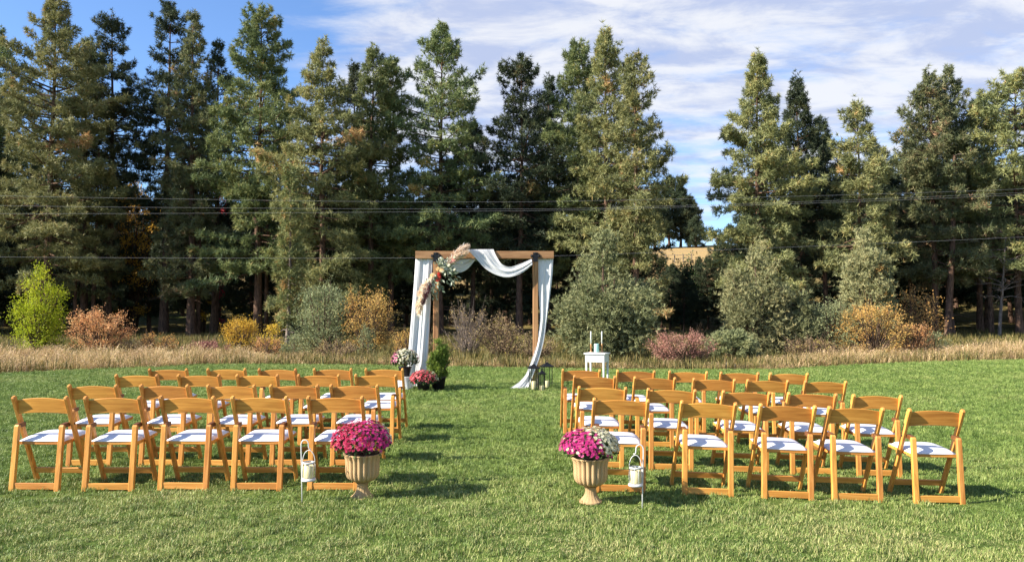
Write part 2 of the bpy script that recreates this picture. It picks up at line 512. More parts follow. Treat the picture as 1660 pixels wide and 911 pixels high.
def mk_lawn():
    m, t = mat_new('lawn_turf')
    pos = t.n('ShaderNodeNewGeometry').outputs['Position']
    big = t.noise(pos, 0.55, 4, 0.6)
    fine = t.noise(pos, 26, 5, 0.7)
    med = t.noise(pos, 3.2, 4, 0.65)
    k = t.math('ADD', t.math('MULTIPLY', fine, 0.6), t.math('MULTIPLY', med, 0.4))
    c = t.ramp(k, [(0.36, (0.035, 0.060, 0.011)), (0.54, (0.100, 0.150, 0.028)), (0.72, (0.24, 0.27, 0.07))])
    c = t.mix(t.math('MULTIPLY', t.smooth(big, 0.5, 0.75), 0.4), c, (0.24, 0.20, 0.08))
    p = t.n('ShaderNodeBsdfPrincipled', {'Base Color': c, 'Roughness': 0.9, 'Specular IOR Level': 0.1})
    b = t.n('ShaderNodeBump', {'Strength': 0.8, 'Distance': 0.03, 'Height': fine})
    t.t.links.new(b.outputs[0], p.inputs['Normal'])
    out(t, p.outputs[0])
    return m


def mk_ground():
    m, t = mat_new('dry_grass_ground')
    pos = t.n('ShaderNodeNewGeometry').outputs['Position']
    y = t.n('ShaderNodeSeparateXYZ', {0: pos}).outputs[1]
    a = t.noise(pos, 0.16, 5, 0.6)
    b = t.noise(pos, 1.3, 5, 0.65)
    fine = t.noise(pos, 9, 4, 0.7)
    c = t.ramp(a, [(0.36, (0.055, 0.065, 0.018)), (0.52, (0.13, 0.105, 0.035)), (0.66, (0.22, 0.165, 0.06))])
    c = t.mix(t.math('MULTIPLY', t.smooth(b, 0.45, 0.7), 0.6), c, (0.09, 0.055, 0.03))
    gold = t.ramp(fine, [(0.3, (0.30, 0.20, 0.085)), (0.7, (0.42, 0.29, 0.13))])
    c = t.mix(t.smooth(t.math('ADD', y, t.math('MULTIPLY', a, 18.0)), 86.0, 96.0), c, gold)
    p = t.n('ShaderNodeBsdfPrincipled', {'Base Color': c, 'Roughness': 0.95, 'Specular IOR Level': 0.05})
    bm = t.n('ShaderNodeBump', {'Strength': 0.7, 'Distance': 0.08, 'Height': t.math('ADD', b, fine)})
    t.t.links.new(bm.outputs[0], p.inputs['Normal'])
    out(t, p.outputs[0])
    return m


M['lawn'], M['ground'] = mk_lawn(), mk_ground()


# ------------------------------------------------------------------ ground and lawn
def grid(name, xs, ys, zf, mat):
    X, Y = np.meshgrid(xs, ys)
    V = np.stack([X, Y, zf(X, Y)], -1).reshape(-1, 3)
    nx, ny = len(xs), len(ys)
    i = (np.arange(ny - 1)[:, None] * nx + np.arange(nx - 1)[None]).ravel()
    Fc = np.stack([i, i + 1, i + nx + 1, i + nx], -1)
    return link(name, tri_mesh(name, V, mat, faces=Fc, smooth=True))


gx = np.concatenate([np.linspace(-1200, -70, 14), np.linspace(-60, 60, 81), np.linspace(70, 1200, 14)])
gy = np.concatenate([np.linspace(-200, -10, 8), np.linspace(-6, 30, 37), np.linspace(32, 140, 55), np.linspace(150, 1500, 16)])


def under(x, y):
    inside = (y < lawn_edge(x) - 0.8) & (np.abs(x) < 55) & (y > -18)
    return ground_z(x, y) - np.where(inside, 0.10, 0.0)


tag(grid('ground', gx, gy, under, M['ground']), kind='structure')
us = np.linspace(-50, 50, 161)
vs_ = np.linspace(0, 1, 81)
XX = np.repeat(us[None], len(vs_), 0)
YY = -15 + vs_[:, None] * (lawn_edge(us)[None] + 15)
LV = np.stack([XX, YY, ground_z(XX, YY) + 0.006], -1).reshape(-1, 3)
nx = len(us)
ii = (np.arange(len(vs_) - 1)[:, None] * nx + np.arange(nx - 1)[None]).ravel()
tag(link('lawn', tri_mesh('lawn', LV, M['lawn'], faces=np.stack([ii, ii + 1, ii + nx + 1, ii + nx], -1), smooth=True)), kind='structure')


# ------------------------------------------------------------------ grass (scattered tufts)
def blade_tuft(name, rng, nb, hmin, hmax, wid, spread, lean, mat, head=0.0):
    V, T = [], []
    for _ in range(nb):
        a = rng.uniform(0, 2 * PI)
        b = np.array([math.cos(a), math.sin(a), 0]) * spread * math.sqrt(rng.uniform())
        a2 = rng.uniform(0, 2 * PI)
        dr = np.array([math.cos(a2), math.sin(a2), 0])
        sd = np.array([-dr[1], dr[0], 0]) * wid / 2 * rng.uniform(0.7, 1.2)
        h = rng.uniform(hmin, hmax)
        ln = rng.uniform(0.1, 1.0) * lean * h
        m = b + dr * ln * 0.35 + np.array([0, 0, h * 0.58])
        tp = b + dr * ln + np.array([0, 0, h * (1 - 0.25 * (ln / h) ** 2)])
        t = rng.uniform()
        V += [b - sd, b + sd, m + sd * .8, b - sd, m + sd * .8, m - sd * .8, m - sd * .8, m + sd * .8, tp]
        T += [t] * 9
        if head and rng.uniform() < 0.6:
            s2 = sd / np.linalg.norm(sd) * head
            q = tp * 0.78 + m * 0.22
            up = (tp - m) / np.linalg.norm(tp - m)
            V += [q - up * head, q + s2, q + up * head * 7, q - up * head, q + up * head * 7, q - s2]
            T += [min(1, t + 0.25)] * 6
    return bpy.data.objects.new(name, tri_mesh(name, np.array(V), mat, np.array(T)))


def scatter(name, pts, rots, scl, sources, mat_dummy=None):
    """one object that sets the source tufts out on the given points"""
    coll = bpy.data.collections.new(name + '_source')
    for s in sources:
        coll.objects.link(s)
    me = bpy.data.meshes.new(name)
    me.vertices.add(len(pts))
    me.vertices.foreach_set('co', np.ascontiguousarray(pts, np.float32).ravel())
    a = me.attributes.new('turn', 'FLOAT_VECTOR', 'POINT')
    a.data.foreach_set('vector', np.ascontiguousarray(rots, np.float32).ravel())
    a = me.attributes.new('size', 'FLOAT_VECTOR', 'POINT')
    a.data.foreach_set('vector', np.ascontiguousarray(scl, np.float32).ravel())
    o = link(name, me)
    ng = bpy.data.node_groups.new(name + '_scatter', 'GeometryNodeTree')
    ng.interface.new_socket('Geometry', in_out='INPUT', socket_type='NodeSocketGeometry')
    ng.interface.new_socket('Geometry', in_out='OUTPUT', socket_type='NodeSocketGeometry')
    N, Lk = ng.nodes, ng.links
    gi, go = N.new('NodeGroupInput'), N.new('NodeGroupOutput')
    ci = N.new('GeometryNodeCollectionInfo')
    ci.inputs[0].default_value = coll
    ci.inputs['Separate Children'].default_value = True
    ci.inputs['Reset Children'].default_value = True
    iop = N.new('GeometryNodeInstanceOnPoints')
    iop.inputs['Pick Instance'].default_value = True
    r = N.new('GeometryNodeInputNamedAttribute')
    r.data_type = 'FLOAT_VECTOR'
    r.inputs[0].default_value = 'turn'
    s = N.new('GeometryNodeInputNamedAttribute')
    s.data_type = 'FLOAT_VECTOR'
    s.inputs[0].default_value = 'size'
    Lk.new(gi.outputs[0], iop.inputs['Points'])
    Lk.new(ci.outputs[0], iop.inputs['Instance'])
    Lk.new(r.outputs[0], iop.inputs['Rotation'])
    Lk.new(s.outputs[0], iop.inputs['Scale'])
    Lk.new(iop.outputs[0], go.inputs[0])
    o.modifiers.new('scatter', 'NODES').node_group = ng
    return o


R = np.random.default_rng(7)


def field(n_per_m2, y0, y1, margin, rng, zone):
    """random points in the part of the ground the camera may see between depth y0 and y1"""
    xm = 0.70 * y1 + margin
    n = int(n_per_m2 * 2 * xm * (y1 - y0))
    x, y = rng.uniform(-xm, xm, n), rng.uniform(y0, y1, n)
    k = (np.abs(x) < 0.68 * y + margin) & zone(x, y)
    return x[k], y[k]


tufts = [blade_tuft('grass_tuft', np.random.default_rng(100 + i), 12, 0.016, 0.040, 0.0042, 0.036, 1.1, M['lawn_blade']) for i in range(5)]
gxs, gys, gsc = [], [], []
for (a, b, dn, sc) in ((3.4, 6.5, 850, 1.0), (6.5, 9, 620, 1.05), (9, 13, 400, 1.15), (13, 18, 240, 1.3), (18, 26, 150, 1.5)):
    x, y = field(dn, a, b, 1.6, R, lambda x, y: y < lawn_edge(x) - 0.05)
    gxs.append(x), gys.append(y), gsc.append(np.full(len(x), sc))
gxs, gys, gsc = map(np.concatenate, (gxs, gys, gsc))
n = len(gxs)
# mower passes: blades of neighbouring strips lean opposite ways
strip = np.sign(np.sin((gxs * 0.34 + gys * 0.94) * PI / 0.62)) * sst(9, 14, gys)
pts = np.stack([gxs, gys, ground_z(gxs, gys) + 0.002], -1)
rots = np.stack([R.normal(0, .12, n), R.normal(0, .12, n) + 0.38 * strip, R.uniform(0, 2 * PI, n)], -1)
def bumps(x, y, lam, k=14, seed=1):
    q = np.random.default_rng(seed)
    a, ph = q.uniform(0, 6.28, k), q.uniform(0, 6.28, k)
    f_ = 6.28 / (lam * q.uniform(.6, 1.7, k))
    return sum(np.sin((x * np.cos(a[i]) + y * np.sin(a[i])) * f_[i] + ph[i]) for i in range(k)) / math.sqrt(k / 2)


lump = bumps(gxs, gys, .22, seed=1) * .23 + bumps(gxs, gys, .9, seed=2) * .16
rots[:, 0] += bumps(gxs, gys, .35, seed=3) * .18
rots[:, 1] += bumps(gxs, gys, .35, seed=4) * .18
hs = gsc * R.uniform(0.75, 1.25, n) * np.clip(1 + lump, .35, 1.7)
scl = np.stack([gsc, gsc, np.minimum(hs, 1.7)], -1)
tag(scatter('grass', pts, rots, scl, tufts), kind='stuff')

tall = [blade_tuft('tall_tuft', np.random.default_rng(200 + i), 24, 0.30, 0.80, 0.0085, 0.18, 0.6, M['tall_blade'], head=0.009) for i in range(4)]


def meadow_zone(x, y):
    e = lawn_edge(x)
    px = CX + x / y * F
    deep = np.interp(px, [-400, 0, 240, 420, 700, 900, 1200, 1300, 1660, 2100], [7.5, 7.0, 5.0, 2.6, 2.0, 1.5, 1.1, 3.0, 5.5, 6])
    edge = .25 + .28 * np.sin(x * 1.1) * np.sin(x * .37 + 2) + .14 * np.sin(x * 3.7 + 1)
    clump = .55 + .45 * np.sin(x * 1.6 + 2 * np.sin(y * .9)) * np.sin(y * 1.9 + x * .5)
    return (y > e + edge) & (y < e + deep) & (R.uniform(size=len(x)) < clump)


x, y = field(52, 18, 32, 3, R, meadow_zone)
n = len(x)
px = CX + x / y * F
hgt = np.interp(px, [-400, 0, 300, 420, 520, 700, 860, 1050, 1180, 1260, 1400, 1660, 2000], [.54, .54, .50, .38, .25, .21, .21, .21, .21, .30, .42, .48, .48])
hgt = hgt * (0.62 + 0.38 * sst(0.0, 2.2, y - lawn_edge(x)))
hgt = hgt * (1 + .22 * np.sin(x * 1.9 + 1.3 * np.sin(y * 1.7)) + .16 * np.sin(x * 4.3 + y * 2.1))
hv = hgt * R.uniform(0.6, 1.35, n)
tag(scatter('dry_grass', np.stack([x, y, ground_z(x, y)], -1), np.stack([R.normal(0, .1, n), R.normal(0.06, .1, n), R.uniform(0, 6.28, n)], -1),
            np.stack([np.full(n, 1.15)] * 2 + [hv], -1), tall), kind='stuff')
low = [blade_tuft('low_tuft', np.random.default_rng(300 + i), 14, 0.15, 0.4, 0.016, 0.16, 0.7, M['low_blade']) for i in range(3)]


def rough_zone(x, y):
    e = lawn_edge(x)
    return (y > e + 0.05) & (R.uniform(size=len(x)) < np.where(y < e + 1.0, 0.9, 0.45))


x, y = field(18, 18, 46, 3, R, rough_zone)
n = len(x)
hv = R.uniform(0.4, 1.05, n)
tag(scatter('undergrowth', np.stack([x, y, ground_z(x, y)], -1), np.stack([R.normal(0, .1, n), R.normal(0, .1, n), R.uniform(0, 6.28, n)], -1),
            np.stack([hv * 1.2, hv * 1.2, hv], -1), low), kind='stuff')


# ------------------------------------------------------------------ trees and shrubs
def needles(cent, dirs, length, nn, wid, rng, spread=0.75, tone=None):
    """fans of needle blades: cent, dirs (N,3) -> triangles and tones"""
    N = len(cent)
    dd = unit(dirs[:, None] * 0.8 + rng.normal(0, spread, (N, nn, 3)))
    sd = unit(np.cross(dd, rng.normal(0, 1, (N, nn, 3)))) * (wid / 2)
    ln = (length * rng.uniform(0.65, 1.2, (N, nn)))[..., None]
    b = cent[:, None] + dd * ln * 0.08
    V = np.stack([b - sd, b + sd, cent[:, None] + dd * ln], 2)
    if tone is None:
        tone = rng.uniform(0, 1, N)
    T = np.clip(np.repeat(tone[:, None], nn, 1) + rng.normal(0, .09, (N, nn)), 0, 1)
    return V.reshape(-1, 3), np.repeat(T.ravel(), 3)


def tube_np(path, rad, sides=5):
    path, rad = np.asarray(path, float), np.asarray(rad, float)
    n = len(path)
    t = unit(np.gradient(path, axis=0))
    ref = np.array([0.31, 0.2, 0.93]) if abs(t[0][2]) < .8 else np.array([1.0, .1, 0])
    a = unit(np.cross(t, ref))
    b = np.cross(t, a)
    an = np.arange(sides) * 2 * PI / sides
    V = path[:, None] + (a[:, None] * np.cos(an)[None, :, None] + b[:, None] * np.sin(an)[None, :, None]) * rad[:, None, None]
    i, j = np.meshgrid(np.arange(n - 1), np.arange(sides), indexing='ij')
    k = (j + 1) % sides
    Fc = np.stack([i * sides + j, i * sides + k, (i + 1) * sides + k, (i + 1) * sides + j], -1).reshape(-1, 4)
    return V.reshape(-1, 3), Fc


class Wood:
    def __init__(self):
        self.V, self.F, self.n = [], [], 0

    def add(self, path, rad, sides=5):
        V, Fc = tube_np(path, rad, sides)
        self.V.append(V)
        self.F.append(Fc + self.n)
        self.n += len(V)

    def mesh(self, name, mat):
        return tri_mesh(name, np.concatenate(self.V), mat, faces=np.concatenate(self.F), smooth=True)


def pine_meshes(seed, H, base, R0, dens=1.0, needle=0.25, nn=10, tone0=0.45, droop=0.0, open_top=0.0, stubs=6, trunk_r=None):
    """a conifer: tapered trunk with limbs, crown of needle tufts. base = height of the lowest foliage"""
    rng = np.random.default_rng(seed)
    wd = Wood()
    tr = trunk_r or (0.012 * H + 0.02)
    zs = np.linspace(0, H, 12)
    bend = np.cumsum(rng.normal(0, .035, (12, 2)), 0)
    path = np.column_stack([bend, zs])
    path[0, :2] = 0
    wd.add(np.vstack([[0, 0, -0.4], path]), np.concatenate([[tr * 1.35], tr * (1 - zs / H * 0.96) * (1 + 0.25 * np.exp(-zs / 0.5))]), 9)

    def axis(z):
        return np.array([np.interp(z, zs, path[:, 0]), np.interp(z, zs, path[:, 1]), z])

    C, D, T = [], [], []
    z = base
    lob = rng.uniform(0, 6.28, 4)
    knee, powr = rng.uniform(.42, .68), rng.uniform(.66, .90)
    while z < H - 0.25:
        t = (z - base) / (H - base)
        r = R0 * min(1.0, ((1 - t) / knee)) ** powr * (1 + .18 * math.sin(z * .9 + lob[2])) * (0.80 + 0.2 * min(1, t / 0.15))
        nb = rng.integers(4, 8)
        a0 = rng.uniform(0, 6.28)
        for k in range(nb):
            if rng.uniform() > 0.93 - open_top * t * 0.4 - (0.22 if t < 0.18 else 0):
                continue
            az = a0 + 2 * PI * k / nb + rng.normal(0, .25)
            ln = r * rng.uniform(0.66, 1.22) * (1 + 0.16 * math.sin(2 * az + lob[0] + z * 0.5) + 0.14 * math.sin(z * 1.3 + lob[1] + az))
            ln = max(ln, 0.28)
            el = -0.25 + 0.85 * t ** 1.3 - droop * (1 - t) + rng.normal(0, .12)
            p0 = axis(z + rng.uniform(-.15, .15))
            hd = np.array([math.cos(az), math.sin(az), 0])
            s = np.linspace(0, 1, 4)
            curve = (0.16 + droop * 0.1) * ln
            bp = p0 + hd * (s * ln * math.cos(el))[:, None] + np.array([0, 0, 1]) * (s * ln * math.sin(el) + curve * (s ** 2 - 0.5 * s))[:, None]
            wd.add(bp, (0.010 + 0.012 * ln) * (1 - s * 0.8), 4)
            m = max(8, int((8 + ln * 23.0) * dens))
            q = 1 - rng.uniform(0.0, 1, m) ** 1.35 * 0.74
            pp = np.stack([np.interp(q, s, bp[:, i]) for i in range(3)], -1)
            side = np.array([-hd[1], hd[0], 0])
            off = rng.uniform(-1, 1, m) * (0.14 + 0.33 * ln * (1.08 - q))
            pp = pp + side * off[:, None] + np.array([0, 0, 1]) * rng.normal(0.06, .12, m)[:, None] + hd * (np.abs(off) * 0.25)[:, None]
            C.append(pp)
            D.append(unit(hd * 0.7 + side * (off * 0.8)[:, None] + np.array([0, 0, 0.55 - droop]) + rng.normal(0, .2, (m, 3))))
            T.append(np.clip(tone0 + rng.normal(0, .10) + rng.normal(0, .13, m) + 0.12 * (q - 0.6) + (0.45 if rng.uniform() < 0.009 else 0), 0, 1))
        z += rng.uniform(0.30, 0.50) * (0.8 + 0.02 * H) / max(dens, .7) ** 0.4
    top = axis(H)
    C.append(top + rng.normal(0, .10, (7, 3)) * [1, 1, 2.2] - [0, 0, .15])
    D.append(np.tile([0, 0, 1.0], (7, 1)))
    T.append(np.full(7, tone0))
    for _ in range(stubs):                              # dead snags below the crown
        z = rng.uniform(0.25, 1.0) * base
        az = rng.uniform(0, 6.28)
        ln = rng.uniform(.3, 1.3)
        p0 = axis(z)
        wd.add(np.array([p0, p0 + [math.cos(az) * ln * .5, math.sin(az) * ln * .5, .02], p0 + [math.cos(az) * ln, math.sin(az) * ln, -.12 * ln]]), [.03, .02, .008], 4)
    C, D, T = np.concatenate(C), np.concatenate(D), np.concatenate(T)
    V, tn = needles(C, D, needle, nn, needle * 0.17, rng, 1.1, T)
    return wd, V, tn


def plant(name, wd, V, tn, loc, foliage_mat, wood_mat, label, cat, group=None, rz=0.0, stem='trunk', leaf='crown'):
    o = empty(name, loc, label, cat, group, rz)
    link(stem, wd.mesh(stem, wood_mat), o)
    link(leaf, tri_mesh(leaf, V, foliage_mat, tn), o)
    return o


# the pines one can pick out: px, top y, lowest foliage y, half width px, distance, foliage, density, openness, label
PINES = [
    (-14, 36, 330, 48, 44, 'pine_green', 0.9, .3, 'tall pine cut by the photo edge beyond the lime green young tree'),
    (78, -22, 452, 78, 41, 'pine_olive', 1.15, .1, 'broad tall pine rising behind the lime green young tree'),
    (136, 62, 470, 52, 45, 'pine_brown', 0.9, .2, 'shorter olive pine tucked against the broad pine behind the salmon shrub'),
    (177, 18, 330, 50, 46, 'pine_dark', 0.85, .4, 'dark pine with long bare trunk behind the salmon coloured shrub'),
    (266, -4, 350, 54, 46, 'pine_dark', 0.9, .3, 'tall dark blue-green pine with loose open top, sky showing beside it'),
    (311, 10, 470, 42, 43, 'pine_brown', 0.95, .3, 'slender pine with rusty brown top beside the loose dark pine'),
    (347, 62, 400, 30, 47, 'pine_dark', 0.8, .3, 'thin dark pine squeezed between the rusty topped pine and a bushy giant'),
    (419, 6, 440, 62, 42, 'pine_green', 1.15, .1, 'bushy rounded giant pine at the edge of the cloud bank'),
    (523, 68, 500, 62, 40, 'pine_olive', 1.05, .3, 'sunny yellow-green pine behind the round grey-green bush'),
    (568, 102, 440, 30, 45, 'pine_dark', 0.8, .3, 'narrow dark pine just behind the sunny yellow-green pine'),
    (602, 75, 470, 40, 42, 'pine_green', 0.95, .2, 'slim green pine behind the large amber shrub'),
    (634, 88, 455, 44, 43, 'pine_green', 1.0, .15, 'full green pine rising above the hanging cloth end of the arch'),
    (712, 44, 400, 62, 43, 'pine_green', 0.95, .55, 'tall pine with airy see-through top above the arch flowers'),
    (766, 190, 430, 42, 46, 'pine_dark', 1.0, .1, 'shorter dark pine above the middle of the arch beam'),
    (842, 90, 420, 54, 43, 'pine_dark', 0.95, .3, 'dark pointed pine above the far post of the arch'),
    (888, 118, 420, 38, 47, 'pine_dark', 1.0, .1, 'dark pine half hidden behind the trio of tall pines'),
    (940, 58, 420, 50, 43, 'pine_green', 1.0, .2, 'first pine of the trio above the big sage juniper'),
    (986, 40, 440, 58, 41, 'pine_olive', 1.0, .3, 'highest middle pine of the trio above the big sage juniper'),
    (1030, 86, 525, 42, 39, 'pine_olive', 1.0, .3, 'yellow-green pine ending the trio, next to the open sky gap'),
    (1235, 80, 470, 56, 39, 'pine_olive', 1.15, .15, 'tall pale olive pine standing on the far side of the sky gap'),
    (1302, 118, 430, 48, 43, 'pine_dark', 1.0, .3, 'dark pointed pine beside the tall pale olive pine'),
    (1340, 192, 430, 36, 46, 'pine_dark', 1.0, .2, 'small dark pine between the dark pointed pine and the silvery one'),
    (1393, 168, 430, 48, 38, 'pine_olive', 1.0, .35, 'pale low pine directly behind the tall silvery juniper'),
    (1476, 226, 440, 44, 46, 'pine_dark', 1.05, .1, 'dark short pine behind the rusty foliage next to the twin-topped pine'),
    (1513, 112, 440, 44, 41, 'pine_brown', 0.95, .3, 'brown-tipped pine forming one half of the twin top'),
    (1541, 106, 450, 54, 42, 'pine_brown', 1.0, .2, 'browning pine forming the taller half of the twin top'),
    (1588, 160, 400, 36, 47, 'pine_dark', 0.9, .3, 'dark pine between the twin-topped pine and the edge of the photo'),
    (1652, 116, 440, 78, 41, 'pine_olive', 1.1, .1, 'broad golden olive pine at the photo edge above the dead branches'),
]
for i, (px, ty, by, hw, dist, fm, dens, op, lab) in enumerate(PINES):
    x = (px - CX) / F * dist
    g0 = gz(x, dist)
    H = CAMZ + (HOR - ty) / F * dist - g0
    base = max(1.2, CAMZ + (HOR - by) / F * dist - g0)
    wd, V, tn = pine_meshes(1000 + i, H, base, hw / F * dist * 1.33, dens, open_top=op, tone0=0.42)
    plant('pine_tree', wd, V, tn, (x, dist, g0), M[fm], M['bark_pine'], lab, 'tree', 'tall pines along the lawn')

# unseen pines added beside the frame to cast shade into the view, and the dark depth of the forest
back_src = []
for i in range(4):
    wd, V, tn = pine_meshes(2000 + i, 14.0, 2.2, 2.6, 0.6, needle=0.36, nn=8, tone0=0.4, stubs=3)
    back_src.append((wd.mesh('trunk', M['bark_pine']), tri_mesh('crown', V, M['pine_dark'], tn)))
rb = random.Random(5)


def back_pine(x, y, s, label, group):
    a, b = back_src[rb.randrange(4)]
    o = empty('pine_tree', (x, y, gz(x, y)), label, 'tree', group, rb.uniform(0, 6.28))
    o.scale = (s * rb.uniform(.9, 1.2), s * rb.uniform(.9, 1.2), s)
    link('trunk', a, o)
    link('crown', b, o)


for x, y in ((-33, 43), (-38, 40), (-43, 45), (-36, 52), (-49, 41), (34, 44), (38, 40), (41, 49)):
    back_pine(x, y, 1.25, 'unseen pine added past the edge of the view to cast shade', 'unseen pines added for their shade')
for row, (y0, step, smin, smax) in enumerate(((51, 3.1, .62, .86), (57, 3.1, .60, .85), (64, 3.3, .58, .82), (72, 3.6, .55, .75))):
    x = -58 + row * 0.9
    while x < 58:
        xx, yy = x + rb.uniform(-1, 1), y0 + rb.uniform(-2, 2)
        px = CX + xx / yy * F
        s = rb.uniform(smin, smax)
        if not 1030 < px < 1185:
            back_pine(xx, yy, s, 'dark pine standing in the shade deep inside the forest', 'dark pines deep in the forest')
        x += step
for px, dist, s in ((1120, 58, .26), (1148, 56, .38), (1097, 60, .31), (1168, 60, .48), (1052, 57, .34), (1078, 64, .22), (1136, 66, .30), (1108, 54, .31), (1086, 55, .33), (1072, 56, .36)):
    back_pine((px - CX) / F * dist, dist, s, 'small dark conifer in the shaded hollow below the golden field', 'small conifers below the golden field')
# far group on the ridge
far = []
for i, (px, ty, dist, lab) in enumerate(((1062, 300, 128, 'distant pine on the ridge half behind the yellow-green pine'), (1086, 284, 132, 'distant pine with tallest round top on the golden ridge'),
                                         (1104, 292, 131, 'distant pine with pointed top in the ridge group'), (1118, 318, 130, 'distant lopsided pine sloping down the ridge group'),
                                         (1129, 352, 127, 'tiny dark cone-shaped conifer at the end of the ridge group'))):
    x = (px - CX) / F * dist
    g0 = gz(x, dist)
    H = CAMZ + (HOR - ty) / F * dist - g0
    wd, V, tn = pine_meshes(2500 + i, H, 0.6 if i == 4 else H * 0.16, 2.1 if i < 4 else 1.6, 0.75, needle=0.5, nn=8, tone0=0.4, stubs=0, trunk_r=0.22)
    plant('pine_tree', wd, V, tn, (x, dist, g0), M['pine_dark'], M['bark_pine'], lab, 'tree', 'distant pines on the ridge')


def shrub_meshes(seed, H, Wd, n_clump, per, leaf, shape='ball', needle=False, twigs=0.0, spread=0.16, stems=7, dep=None, nn=8, stem_r=0.02):
    """stems that fan out from the base to clumps of leaves"""
    rng = np.random.default_rng(seed)
    wd = Wood()
    C, D, T = [], [], []
    dep = dep or Wd
    tips = []
    lead = [(0.0, 0.0, H, Wd * .36)]
    for k in range(8):
        a = k * 2.4 + rng.uniform(-.4, .4)
        rr = rng.uniform(.45, .78)
        lead.append((math.cos(a) * Wd / 2 * rr, math.sin(a) * dep / 2 * rr, H * (1.06 - rr * rng.uniform(.45, 1.0)), Wd * rng.uniform(.18, .27)))
    for k in range(n_clump):
        t = rng.uniform(0.04, 1) ** 0.85
        if shape == 'ball':
            r = math.sqrt(max(0, 1 - (2 * t - 0.85) ** 2 / 1.3)) if t < 1 else 0
            r = min(1, r + .08)
        elif shape == 'cone':
            r = (1 - t) ** 0.75 * min(1, 0.55 + t * 2.5)
        elif shape == 'column':
            r = min(1, 0.65 + t * 1.6) * (1 - t ** 3) ** 0.6
        else:                                            # fan: wider at the top
            r = (0.45 + 0.65 * t) * (1 - max(0, t - 0.55) / 0.45 * 0.55)
        a = rng.uniform(0, 6.28)
        q = math.sqrt(rng.uniform(0.12, 1.0))
        jit = rng.uniform(0.82, 1.12)
        if shape == 'leaders':
            j = rng.integers(0, len(lead))
            lx_, ly_, lh_, lw_ = lead[j]
            r = (1 - t) ** .8 * min(1, .6 + 2 * t) * lw_
            c = np.array([lx_ * (.45 + .55 * t) + math.cos(a) * r * q, ly_ * (.45 + .55 * t) + math.sin(a) * r * q, lh_ * t])
        else:
          c = np.array([math.cos(a) * Wd / 2 * r * q * jit, math.sin(a) * dep / 2 * r * q * jit, H * t * rng.uniform(.93, 1.03)])
        tips.append(c)
        m = int(per * rng.uniform(0.6, 1.4))
        sg = spread * min(Wd, H) * rng.uniform(.6, 1.2)
        pp = c + rng.normal(0, 1, (m, 3)) * sg * [1, 1, .75]
        pp[:, 2] = np.maximum(pp[:, 2], 0.03)
        C.append(pp)
        od = unit(c - np.array([0, 0, H * 0.25]))
        D.append(unit(od + [0, 0, .5] + rng.normal(0, .4, (m, 3))))
        T.append(np.clip(rng.normal(0.5, .16) + rng.normal(0, .15, m), 0, 1))
    idx = rng.permutation(n_clump)
    for k in idx[:max(stems, int(n_clump * (0.35 + twigs)))]:
        c = tips[k]
        b = np.array([c[0] * .12 + rng.normal(0, .05), c[1] * .12 + rng.normal(0, .05), -.05])
        mid = b * .4 + c * .6 + rng.normal(0, .05, 3) + [0, 0, .06 * H]
        end = c + unit(c - b) * (0.10 + twigs * 0.5) * rng.uniform(.3, 1.2)
        wd.add(np.array([b, mid, c, end]), [stem_r, stem_r * .6, stem_r * .35, stem_r * .12], 4)
        for _ in range(int(twigs * 14)):
            p = mid * rng.uniform(0, .6) + c * rng.uniform(.4, 1)
            p = mid + (c - mid) * rng.uniform(0, 1.1)
            dv = unit(unit(c - b) + rng.normal(0, .5, 3)) * rng.uniform(.15, .45) * min(1, H / 2)
            wd.add(np.array([p, p + dv * .5 + rng.normal(0, .02, 3), p + dv]), [stem_r * .35, stem_r * .25, stem_r * .1], 3)
    if not needle:
        for k in rng.integers(0, n_clump, int(n_clump * .55)):
            c = tips[k]
            dv = unit(unit(c - np.array([0, 0, H * .2])) + [0, 0, .7] + rng.normal(0, .35, 3)) * rng.uniform(.12, .34) * min(H, Wd)
            m = 9
            q = np.linspace(.1, 1, m)[:, None]
            C.append(c + dv * q + rng.normal(0, .03, (m, 3)))
            D.append(unit(np.tile(dv, (m, 1)) + rng.normal(0, .25, (m, 3))))
            T.append(np.clip(rng.normal(.6, .2, m), 0, 1))
            wd.add(np.array([c, c + dv * .5 + rng.normal(0, .01, 3), c + dv]), [stem_r * .35, stem_r * .25, stem_r * .1], 3)
    C, D, T = np.concatenate(C), np.concatenate(D), np.concatenate(T)
    if needle:
        V, tn = needles(C, D, leaf, nn, leaf * .2, rng, .5, T)
    else:                                                # leaves: folded rhombs
        C = np.repeat(C, 2, 0) + rng.normal(0, leaf * .6, (len(C) * 2, 3))
        D, T, leaf = np.repeat(D, 2, 0), np.repeat(T, 2), leaf * .72
        C[:, 2] = np.maximum(C[:, 2], .02)
        a = unit(D + rng.normal(0, .6, D.shape)) * leaf * rng.uniform(.6, 1.25, (len(D), 1))
        s = unit(np.cross(a, rng.normal(0, 1, a.shape))) * leaf * .32
        up = np.cross(unit(a), unit(s)) * leaf * .10
        V = np.stack([C, C + a * .5 + s + up, C + a, C, C + a, C + a * .5 - s + up], 1).reshape(-1, 3)
        tn = np.repeat(np.clip(T, 0, 1), 6)
    return wd, V, tn


def shrub(name, seed, px0, px1, ty, dist, mat, label, cat='shrub', group=None, bark_='bark_shrub', **kw):
    x = ((px0 + px1) / 2 - CX) / F * dist
    g0 = gz(x, dist)
    H = CAMZ + (HOR - ty) / F * dist - g0
    wd, V, tn = shrub_meshes(seed, H, (px1 - px0) / F * dist, **kw)
    return plant(name, wd, V, tn, (x, dist, g0), M[mat], M[bark_], label, cat, group, 0, 'stem', 'foliage')


